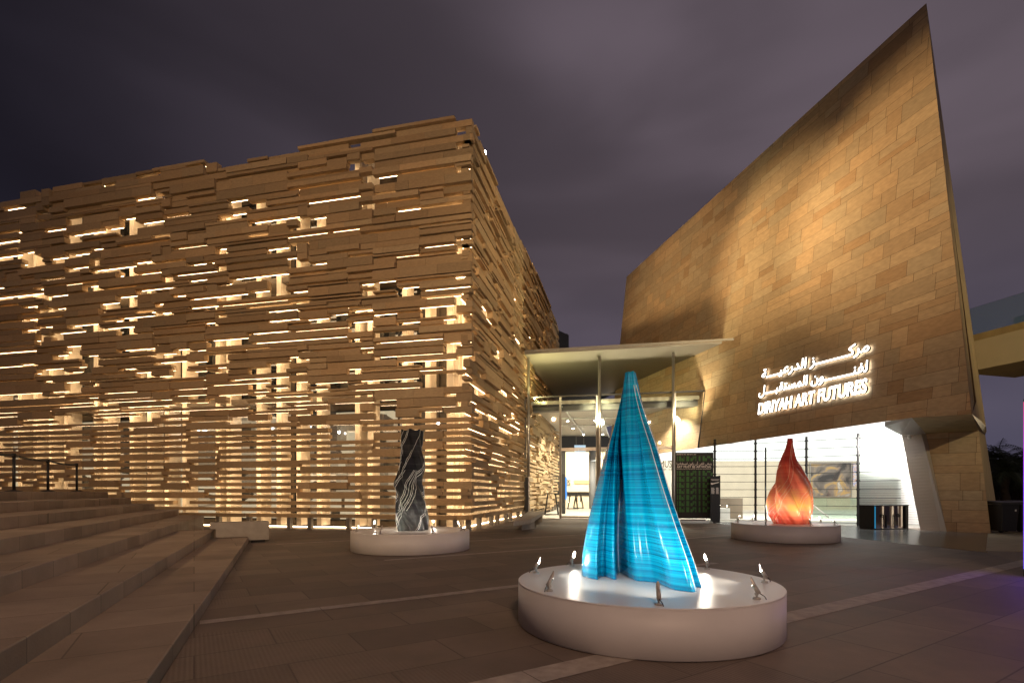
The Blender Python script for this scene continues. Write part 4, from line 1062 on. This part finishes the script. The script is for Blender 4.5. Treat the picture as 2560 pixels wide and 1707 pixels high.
def layered(name, stops, band_scale, rough, bumpd=.0035, vary=.5, extra=None, coat=.6):
    """extruded-plastic look: fine horizontal layers, band tones"""
    m = mat(name, stops[0][1][:3], rough, 0, .5, coat=coat); b = bsdf(m)
    tc = N(m, 'ShaderNodeTexCoord'); mp = N(m, 'ShaderNodeMapping'); mp.inputs['Scale'].default_value = (.12, .12, band_scale); L(m, tc.outputs['Object'], mp.inputs[0])
    nz = N(m, 'ShaderNodeTexNoise'); nz.inputs['Scale'].default_value = 1; nz.inputs['Detail'].default_value = 9; nz.inputs['Roughness'].default_value = .72; L(m, mp.outputs[0], nz.inputs[0])
    fac = nz.outputs[0]
    if extra: fac = extra(m, tc, fac)
    cr = N(m, 'ShaderNodeValToRGB'); e = cr.color_ramp.elements
    e[0].position = stops[0][0]; e[0].color = stops[0][1]; e[1].position = stops[1][0]; e[1].color = stops[1][1]
    for p, c in stops[2:]: x = e.new(p); x.color = c
    L(m, fac, cr.inputs[0]); L(m, cr.outputs[0], b.inputs['Base Color'])
    w = N(m, 'ShaderNodeTexWave', wave_type='BANDS', bands_direction='Z'); w.inputs['Scale'].default_value = 34; w.inputs['Distortion'].default_value = .4
    b.inputs['Coat Weight'].default_value = 1; b.inputs['Coat Roughness'].default_value = .03; b.inputs['Specular IOR Level'].default_value = .15
    L(m, tc.outputs['Object'], w.inputs[0])
    bp = N(m, 'ShaderNodeBump'); bp.inputs['Strength'].default_value = 1; bp.inputs['Distance'].default_value = bumpd
    L(m, w.outputs[1], bp.inputs['Height']); L(m, bp.outputs[0], b.inputs['Coat Normal'])
    return m
def blue_sculpture():
    h = .43
    P = [(.80, 5.62), (.92, 5.36), (1.02, 5.56), (1.12, 5.36), (1.21, 5.66), (1.27, 5.82), (1.31, 5.34), (1.40, 5.24), (1.49, 5.18), (1.53, 4.98), (1.56, 4.80), (1.66, 4.70), (1.74, 4.70), (1.79, 4.92),
         (1.87, 4.92), (1.84, 5.20), (1.66, 5.35), (1.70, 5.65), (1.50, 5.62), (1.42, 5.95), (1.25, 5.86), (1.12, 6.08), (1.00, 5.86), (.86, 5.84)]
    ring = catmull(P, 480); cx = sum(p[0] for p in ring) / 480; cy = sum(p[1] for p in ring) / 480
    tabS = [(0, 1), (.13, .92), (.28, .785), (.42, .655), (.635, .465), (.756, .315), (.84, .215), (.90, .15), (1, .075)]
    secs = []; nz = 90; H = 2.17
    for j in range(nz + 1):
        t = j / nz; s = smooth_interp(tabS, t); z = h + H * t
        tw = -.35 * t * t
        ax = 1.345 + (1.218 - 1.345) * t ** .8 - .02 * math.sin(t * 5) ; ay = cy + (5.32 - cy) * t
        ring2 = []
        for i, (x, y) in enumerate(ring):
            dx, dy = x - cx, y - cy
            th = math.atan2(dy, dx); rr = math.hypot(dx, dy)
            # fine secondary pleats, drifting with height
            u = i / 480 * 2 * math.pi
            rip = 1 + .012 * math.sin(u * 20 + 1.5 * t) + .010 * math.sin(u * 9 - 2 * t)
            # folds deepen downwards, top grows rounder
            k = min(1, t * 1.05) ** 3
            rr2 = rr * rip * (1 - k) + k * .60 * (1 + .12 * math.sin(th * 6))
            a = th + tw
            ring2.append(Vector((ax + s * rr2 * math.cos(a), ay + s * rr2 * math.sin(a), z + .004 * math.sin(th * 5) * (1 if t > .99 else 0))))
        secs.append(ring2)
    m = layered('blue_layered_plastic', [(.28, (.0, .05, .13, 1)), (.42, (.0, .15, .34, 1)), (.54, (.0, .27, .50, 1)), (.72, (.005, .48, .70, 1))], 52, .22)
    sculpt('tall_pleated_sculpture', 'tall glossy turquoise blue sculpture like a pleated dress tapering to a point', secs, m)
    sc = bpy.data.objects['tall_pleated_sculpture']; bm_ = mat('clear_glint', (.62, .72, .74), .25, 0, .8); rnd = random.Random(2)  # light bead colour stands in for white glints on the pleats
    glint_lines(sc, secs, [(i, rnd.choice([0, 0, .1, .3]), rnd.choice([.5, .7, .95, .95])) for i in crest_indices(secs[20], 6)], bm_, .0026)
def black_sculpture():
    h = .45; H = 2.36; cx, cy = -2.37, 12.1; nz = 150; n = 420
    # half width from the silhouette (m), centre shift
    W = [(0, .38), (.175, .385), (.32, .355), (.41, .36), (.466, .35), (.524, .31), (.66, .305), (.806, .27), (1, .272)]
    S = [(0, .0), (.175, -.027), (.32, -.02), (.41, -.06), (.466, -.13), (.524, -.09), (.66, -.016), (1, 0)]
    secs = []
    for j in range(nz + 1):
        t = j / nz; w = smooth_interp(W, t); s = smooth_interp(S, t); tw = -3.6 * (t ** .9) ; ring = []
        for i in range(n):
            th = 2 * math.pi * i / n
            a = th - tw
            lob = abs(math.sin(a * 2.0)) ** .8 * .26 + .06 * math.sin(a * 3 + .7 + 1.2 * t) + .035 * math.sin(a * 7 + 2 * t) + .02 * math.sin(a * 12 - 3 * t)
            r = w * (.74 + lob) * (1 + .06 * math.sin(9 * t + a))
            if t > .8:
                k = (t - .8) / .2; sq = 1 / max(abs(math.cos(th)), abs(math.sin(th)), .72); r = r * (1 - k * .6) + k * .6 * w * .93 * sq
            ring.append(Vector((cx + s + r * math.cos(th), cy + r * math.sin(th), h + H * t + (.02 * math.sin(th * 7) if j == nz else 0))))
        secs.append(ring)
    m = layered('black_layered_plastic', [(.35, (.004, .004, .005, 1)), (.55, (.010, .010, .011, 1)), (.66, (.03, .03, .03, 1))], 14, .5, .0010); bsdf(m).inputs['Coat Weight'].default_value = .6; bsdf(m).inputs['Specular IOR Level'].default_value = .05
    sculpt('twisted_column_sculpture', 'glossy black twisted column sculpture with ribbed ridges', secs, m)
    sc = bpy.data.objects['twisted_column_sculpture']; bm_ = mat('pale_glint', (.55, .54, .52), .3, 0, .8); rnd = random.Random(3); k = (3.6 / (2 * math.pi)) * n / nz  # pale bead colour stands in for highlights along the black ridges
    glint_lines(sc, secs, [(i - k * 70 + d, rnd.choice([0, 0, .2]), rnd.choice([.6, .8, 1, 1])) for i in crest_indices(secs[70], 9) for d in (0, 8, 22)], bm_, .0030, drift=k)
def red_sculpture():
    h = .46; H = 2.42; cx, cy = 7.92, 14.5; nz = 150; n = 420; zs = .00236
    # silhouette in zoom pixels: y, left, right
    sil = [(1222, 560, 995), (1100, 515, 1003), (1000, 507, 1010), (900, 515, 1018), (780, 550, 1010), (660, 597, 962), (600, 610, 925), (450, 645, 822), (300, 700, 797), (188, 722, 787)]
    T = [((1222 - y) / 1034., (r - l) / 2 * zs, ((r + l) / 2 - 752) * zs) for y, l, r in sil]
    W = [(a, b) for a, b, c in T]; S = [(a, c) for a, b, c in T]; secs = []
    for j in range(nz + 1):
        t = j / nz; w = smooth_interp(W, t); s = smooth_interp(S, t); tw = -2.1 * t; ring = []
        for i in range(n):
            th = 2 * math.pi * i / n; a = th - tw
            lob = abs(math.sin(a * 2.5)) ** .6 * .20 + .10 * math.sin(a * 4 + 5 * t) + .03 * math.sin(a * 13 + 3 * t) + .05 * math.sin(a * 7 - 6 * t) + .02 * math.sin(a * 10 + 4 * t)
            r = w * (.78 + lob * (1 - .4 * t))
            ring.append(Vector((cx + s + r * math.cos(th), cy + r * .9 * math.sin(th), h + H * t)))
        secs.append(ring)
    def ex(m, tc, fac):
        # broad flame-like patches added to the layer tone
        mp = N(m, 'ShaderNodeMapping'); mp.inputs['Scale'].default_value = (2.6, 2.6, 1.5); mp.inputs['Rotation'].default_value = (0, R(25), 0); L(m, tc.outputs['Object'], mp.inputs[0])
        n2 = N(m, 'ShaderNodeTexNoise'); n2.inputs['Scale'].default_value = 1.0; n2.inputs['Detail'].default_value = 1.5; L(m, mp.outputs[0], n2.inputs[0])
        sp = N(m, 'ShaderNodeSeparateXYZ'); L(m, tc.outputs['Object'], sp.inputs[0])
        # yellow lies about a third of the way up
        g = N(m, 'ShaderNodeMapRange'); g.inputs[1].default_value = 2.3; g.inputs[2].default_value = 1.1; g.inputs[3].default_value = -.10; g.inputs[4].default_value = .20; L(m, sp.outputs[2], g.inputs[0])
        g2 = N(m, 'ShaderNodeMapRange'); g2.inputs[1].default_value = .95; g2.inputs[2].default_value = .55; g2.inputs[3].default_value = 0; g2.inputs[4].default_value = -.18; L(m, sp.outputs[2], g2.inputs[0])
        a = N(m, 'ShaderNodeMath', operation='MULTIPLY_ADD'); a.inputs[1].default_value = .35; L(m, fac, a.inputs[0]); L(m, g.outputs[0], a.inputs[2])
        b_ = N(m, 'ShaderNodeMath', operation='MULTIPLY_ADD'); b_.inputs[1].default_value = .62; L(m, n2.outputs[0], b_.inputs[0]); L(m, a.outputs[0], b_.inputs[2])
        c = N(m, 'ShaderNodeMath', operation='ADD'); L(m, b_.outputs[0], c.inputs[0]); L(m, g2.outputs[0], c.inputs[1]); return c.outputs[0]
    m = layered('red_layered_plastic', [(.28, (.38, .02, .012, 1)), (.42, (.62, .07, .04, 1)), (.58, (.80, .18, .10, 1)), (.70, (.84, .30, .12, 1)), (.90, (.88, .50, .08, 1))], 16, .24, extra=ex)
    sculpt('flame_sculpture', 'glossy red and orange flame shaped sculpture with yellow patches', secs, m)
    sc = bpy.data.objects['flame_sculpture']; bm_ = mat('pale_orange_glint', (.85, .55, .34), .3, 0, .8); rnd = random.Random(5); k = (2.1 / (2 * math.pi)) * n / nz  # pale orange beads stand in for looping highlights on the folds
    glint_lines(sc, secs, [(i - k * 60 + d, rnd.choice([0, .1, .25]), rnd.choice([.45, .7, .95])) for i in crest_indices(secs[60], 9) for d in (0, 11)], bm_, .0042, drift=k)
blue_sculpture(); black_sculpture(); red_sculpture()

# ------------------------------------------------------------------ benches
def benches():
    d = Vector((1.18, .65, 0)).normalized(); n = Vector((-d.y, d.x, 0)); Z = Vector((0, 0, 1)); a = Vector((-7.78, 13.1, 0))
    th = thing('stone_bench', 'pale stone block bench at the foot of the stairs', 'bench', tuple(a)); Mx = frame3(a, d, n, Z)
    prof = [(0, .40), (.13, .40), (.13, .17), (.86, .17), (.86, .07), (1.38, .07), (1.38, .56), (0, .56)]
    mb = MB(); mb.extrude([Mx @ Vector((x, 0, z)) for x, z in prof], n * .5); mb.build('block', M['bench'], th, bevel=.008)
    mb = MB(); mb.box(.95, 1.28, .08, .42, 0, .075, Mx); mb.build('foot', M['black'], th)
    # long bench along the slatted side wall
    th = thing('stone_bench', 'long pale stone bench along the slatted wall by the entrance', 'bench', (.4, 17, 0))
    P = [gnd(1283, 1303, .45), gnd(1327, 1297.5, .45), Vector((1.52, 24.0, .45)), Vector((.78, 24.2, .45))]
    mb = MB(); mb.prism([(p.x, p.y) for p in P], .30, .45); mb.build('slab', M['bench'], th, bevel=.008)
    for t in (.28, .92):
        q = P[1].lerp(P[2], t); q0 = P[0].lerp(P[3], t); mb = MB(); dd = (P[2] - P[1]).normalized() * .14
        mb.prism([(q0.x + .1, q0.y), (q.x - .05, q.y), (q.x - .05 + dd.x, q.y + dd.y), (q0.x + .1 + dd.x, q0.y + dd.y)], 0, .30); mb.build('leg', M['bench'], th)
    # black panel standing beside the facade end
    p = at(1318, 1283, 25.9); th = thing('black_panel', 'narrow black upright panel next to the slatted wall by the glass', 'panel', (p.x, p.y, 0))
    mb = MB(); mb.box(p.x - .10, p.x + .06, p.y, p.y + .5, .02, 2.1); mb.build('casing', M['black'], th); mb = MB(); mb.box(p.x + .062, p.x + .12, p.y + .02, p.y + .48, .02, 2.15); mb.build('edge_frame', M['steel'], th)
benches()

# ------------------------------------------------------------------ queue stanchions
def stanchions():
    labs_ = ['black barrier post nearest the left picture edge on the landing', 'black barrier post, middle one of the landing row', 'black barrier post at the end of the belt near the slatted wall']
    pts = []
    for (px, y0, y1), lab in zip(((35, 1226, 1130), (120, 1224, 1142), (192, 1223, 1151)), labs_):
        Y = .95 * F / (y0 - y1 - 2); p = Vector(((px - CX) / F * Y, Y, 1.37)); pts.append(p)
        th = thing('barrier_post', lab, 'barrier post', tuple(p), 'black belt barrier posts')
        mb = MB(); mb.lathe([(.17, 0), (.17, .012), (.10, .03), (.03, .045)], p, 24); mb.build('base', M['black'], th, True)
        mb = MB(); mb.tube(p + Vector((0, 0, .04)), p + Vector((0, 0, .88)), .032, 12); mb.build('pole', M['black'], th, True)
        mb = MB(); mb.tube(p + Vector((0, 0, .85)), p + Vector((0, 0, .96)), .042, 12); mb.build('cap', M['black'], th, True)
    p0 = pts[0] + (pts[0] - pts[1]) * 1.0; chain = [p0] + pts
    for i, (a, b) in enumerate(zip(chain[:-1], chain[1:])):
        mb = MB(); n = 10
        for k in range(n):
            t0, t1 = k / n, (k + 1) / n; s = lambda t: -.05 * math.sin(math.pi * t)
            A = a.lerp(b, t0) + Vector((0, 0, .92 + s(t0))); B = a.lerp(b, t1) + Vector((0, 0, .92 + s(t1)))
            mb.face([A - Vector((0, 0, .03)), B - Vector((0, 0, .03)), B + Vector((0, 0, .03)), A + Vector((0, 0, .03))])
            o_ = Vector((.003, .003, 0)); mb.face([A - Vector((0, 0, .03)) + o_, A + Vector((0, 0, .03)) + o_, B + Vector((0, 0, .03)) + o_, B - Vector((0, 0, .03)) + o_])
        tag(mb.build('barrier_belt', M['black']), ['black barrier belt leaving the frame at the left', 'black barrier belt between the first and middle posts', 'black barrier belt between the middle and last posts'][i], 'belt', 'belts of the barrier')
stanchions()

# ------------------------------------------------------------------ right side: bridge, bins, trees, totem
def bridge():
    th = thing('footbridge', 'pale footbridge with glass balustrade meeting the leaning building at the right', 'bridge', (18, 18, 6))
    a = Vector((17.55, 19.9, 0)); d = Vector((.262, -.965, 0)).normalized(); n = Vector((.965, .262, 0)); Z = Vector((0, 0, 1)); Mx = frame3(a, d, n, Z)
    Lb = 14
    mb = MB(); mb.box(0, Lb, 0, 3, 6.0, 7.12, Mx); mb.build('girder', noisy(mat('bridge_plaster', (.60, .52, .36), .6), 1.5, .05), th)
    mb = MB(); mb.box(0, Lb, -.03, 3.03, 7.12, 7.36, Mx); mb.build('deck', M['flank'], th)
    for k in range(6):
        mb = MB(); mb.box(k * 2.3 + .02, k * 2.3 + 2.28, .05, .07, 7.36, 8.42, Mx); mb.build('glass_panel', M['bal_glass'], th)
        mb = MB(); mb.box(k * 2.3 + .02, k * 2.3 + 2.28, 2.9, 2.92, 7.36, 8.42, Mx); mb.build('glass_panel', M['bal_glass'], th)
bridge()
def bins():
    def bin_(px, Y, lab, h=1.05):
        p = Vector(((px - CX) / F * Y, Y, 0)); th = thing('wheelie_bin', lab, 'bin', tuple(p), 'black wheelie bins'); w = .29
        bm = mat('bin_plastic', (.018, .018, .02), .45)
        mb = MB(); mb.hexa([p + Vector(v) for v in ((-w * .8, -.28, .08), (w * .8, -.28, .08), (w * .8, .25, .08), (-w * .8, .25, .08), (-w, -.33, h - .1), (w, -.33, h - .1), (w, .33, h - .1), (-w, .33, h - .1))]); mb.build('body', bm, th, bevel=.02)
        mb = MB(); mb.hexa([p + Vector(v) for v in ((-w - .04, -.37, h - .1), (w + .04, -.37, h - .1), (w + .04, .37, h - .08), (-w - .04, .37, h - .08), (-w - .02, -.33, h - .03), (w + .02, -.33, h - .03), (w, .33, h + .02), (-w, .33, h + .02))]); mb.build('lid', bm, th, bevel=.015)
        mb = MB(); mb.tube(p + Vector((-w, .40, h - .06)), p + Vector((w, .40, h - .06)), .018, 8); mb.build('handle', bm, th)
        for s in (-1, 1):
            mb = MB(); mb.tube(p + Vector((s * w * .9, .26, .1)), p + Vector((s * w * .75, .26, .1)), .1, 14); mb.build('wheel', M['black'], th)
        mb = MB(); mb.box(p.x + .14, p.x + .19, p.y - .325, p.y - .315, h - .32, h - .26); mb.build('sticker', M['white'], th)
    bin_(2503, 16.9, 'black wheelie bin against the foot of the leaning building'); bin_(2551, 17.2, 'second black wheelie bin at the right picture edge')
bins()
def palm(x, y, h, seed, lab):
    rnd = random.Random(seed); th = thing('palm_tree', lab, 'tree', (x, y, 0), 'dark palms behind the footbridge')
    mb = MB(); p = Vector((x, y, 0)); k = 8
    for i in range(k):
        a = Vector((x + .1 * math.sin(i), y, h * i / k)); b = Vector((x + .1 * math.sin(i + 1), y, h * (i + 1) / k)); mb.tube(a, b, .26 - .012 * i, 9, .25 - .012 * i, cap=False)
    mb.build('trunk', mat('palm_bark', (.05, .035, .025), .9), th, True)
    mb = MB(); top = Vector((x + .1 * math.sin(k), y, h))
    for i in range(34):
        a = rnd.uniform(0, 6.28); el = rnd.uniform(-.3, 1.2); ln = rnd.uniform(2.0, 3.0); q = top; dirn = Vector((math.cos(a) * math.cos(el), math.sin(a) * math.cos(el), math.sin(el)))
        for s in range(9):
            nq = q + dirn * ln / 9; dirn = (dirn + Vector((0, 0, -.16))).normalized(); side = dirn.cross(Vector((0, 0, 1))).normalized()
            lw = .6 * (1 - abs(s - 3.5) / 7)
            for sd in (-1, 1):
                for u in (0, .5):
                    c = q.lerp(nq, u); tip = c + side * sd * lw + dirn * .35 + Vector((0, 0, -.18)); mb.face([c, c + dirn * .09, tip])
            mb.face([q - side * .02, q + side * .02, nq + side * .02, nq - side * .02]); q = nq
    mb.build('crown', M['frond'], th)
M['frond'] = mat('palm_frond', (.045, .06, .03), .7)
for i, (px, Y, h) in enumerate(((2486, 36, 3.0), (2515, 33, 2.6), (2540, 38, 3.2), (2558, 34, 2.5), (2590, 37, 3.3), (2500, 42, 2.4), (2530, 44, 2.6))):
    palm((px - CX) / F * Y, Y, h, i, ['dark palm right behind the flank of the leaning building', 'dark palm behind the first wheelie bin', 'taller dark palm between the two bins, farther back', 'low dark palm above the second bin', 'dark palm cut by the right picture edge', 'small distant palm left of the others', 'distant palm in the gap of the row'][i])
def far_things():
    th = thing('dark_block_building', 'plain black building block rising behind the slatted building and canopy', 'building', (5, 46, 0))
    a = at(1380, 0, 44); b = at(1430, 872, 44)
    mb = MB(); zt = at(0, 818, 44).z; mb.hexa([(a.x, 44, 0), (b.x, 46.5, 0), (b.x, 54, 0), (a.x, 54, 0), (a.x, 44, zt), (b.x, 46.5, zt + .1), (b.x, 54, zt), (a.x, 54, zt)]); mb.build('block', mat('dark_render', (.012, .011, .012), .8), th)
    mb = MB(); mb.box(a.x + .1, b.x - .1, 46.6, 53.9, zt - .1, zt + .25); mb.build('parapet', M['darkmetal'], th)
    # hedge mass behind
    # LED totem at the right edge of the square
    th = thing('led_totem', 'tall display totem glowing violet at the right picture edge', 'display', (8.3, 8.2, 0))
    x0 = 8.2 * (2555.5 - CX) / F
    mb = MB(); mb.box(x0 + .02, x0 + .30, 7.2, 8.2, .0, 2.85); mb.build('casing', M['black'], th)
    m = bpy.data.materials.new('violet_screen'); m.use_nodes = True; nt = m.node_tree; nt.nodes.clear()
    tc = nt.nodes.new('ShaderNodeTexCoord'); sp = nt.nodes.new('ShaderNodeSeparateXYZ'); nt.links.new(tc.outputs['Object'], sp.inputs[0])
    mr = nt.nodes.new('ShaderNodeMapRange'); mr.inputs[2].default_value = 2.8; nt.links.new(sp.outputs[2], mr.inputs[0])
    cr = nt.nodes.new('ShaderNodeValToRGB'); e = cr.color_ramp.elements; e[0].color = (.08, .05, .9, 1); e[1].color = (.5, .03, .10, 1); x = e.new(.5); x.color = (.20, .05, .9, 1); nt.links.new(mr.outputs[0], cr.inputs[0])
    em = nt.nodes.new('ShaderNodeEmission'); em.inputs[1].default_value = 2.0; nt.links.new(cr.outputs[0], em.inputs[0]); o = nt.nodes.new('ShaderNodeOutputMaterial'); nt.links.new(em.outputs[0], o.inputs[0])
    mb = MB(); mb.box(x0, x0 + .018, 7.22, 8.18, .12, 2.8); mb.build('screen', m, th)
    # lamp on the roof edge of the slatted building
    p = at(1207, 388, 19.4); th = thing('roof_floodlight', 'small bright floodlight on the roof edge of the slatted building', 'floodlight', tuple(p))
    mb = MB(); mb.box(p.x - .05, p.x + .12, p.y - .1, p.y + .1, p.z - .35, p.z + .12); mb.build('housing', M['steel'], th)
    mb = MB(); mb.box(p.x + .121, p.x + .13, p.y - .08, p.y + .08, p.z - .12, p.z + .1); mb.box(p.x - .04, p.x + .11, p.y - .112, p.y - .101, p.z - .1, p.z + .1); mb.build('lens', M['down'], th)
far_things()
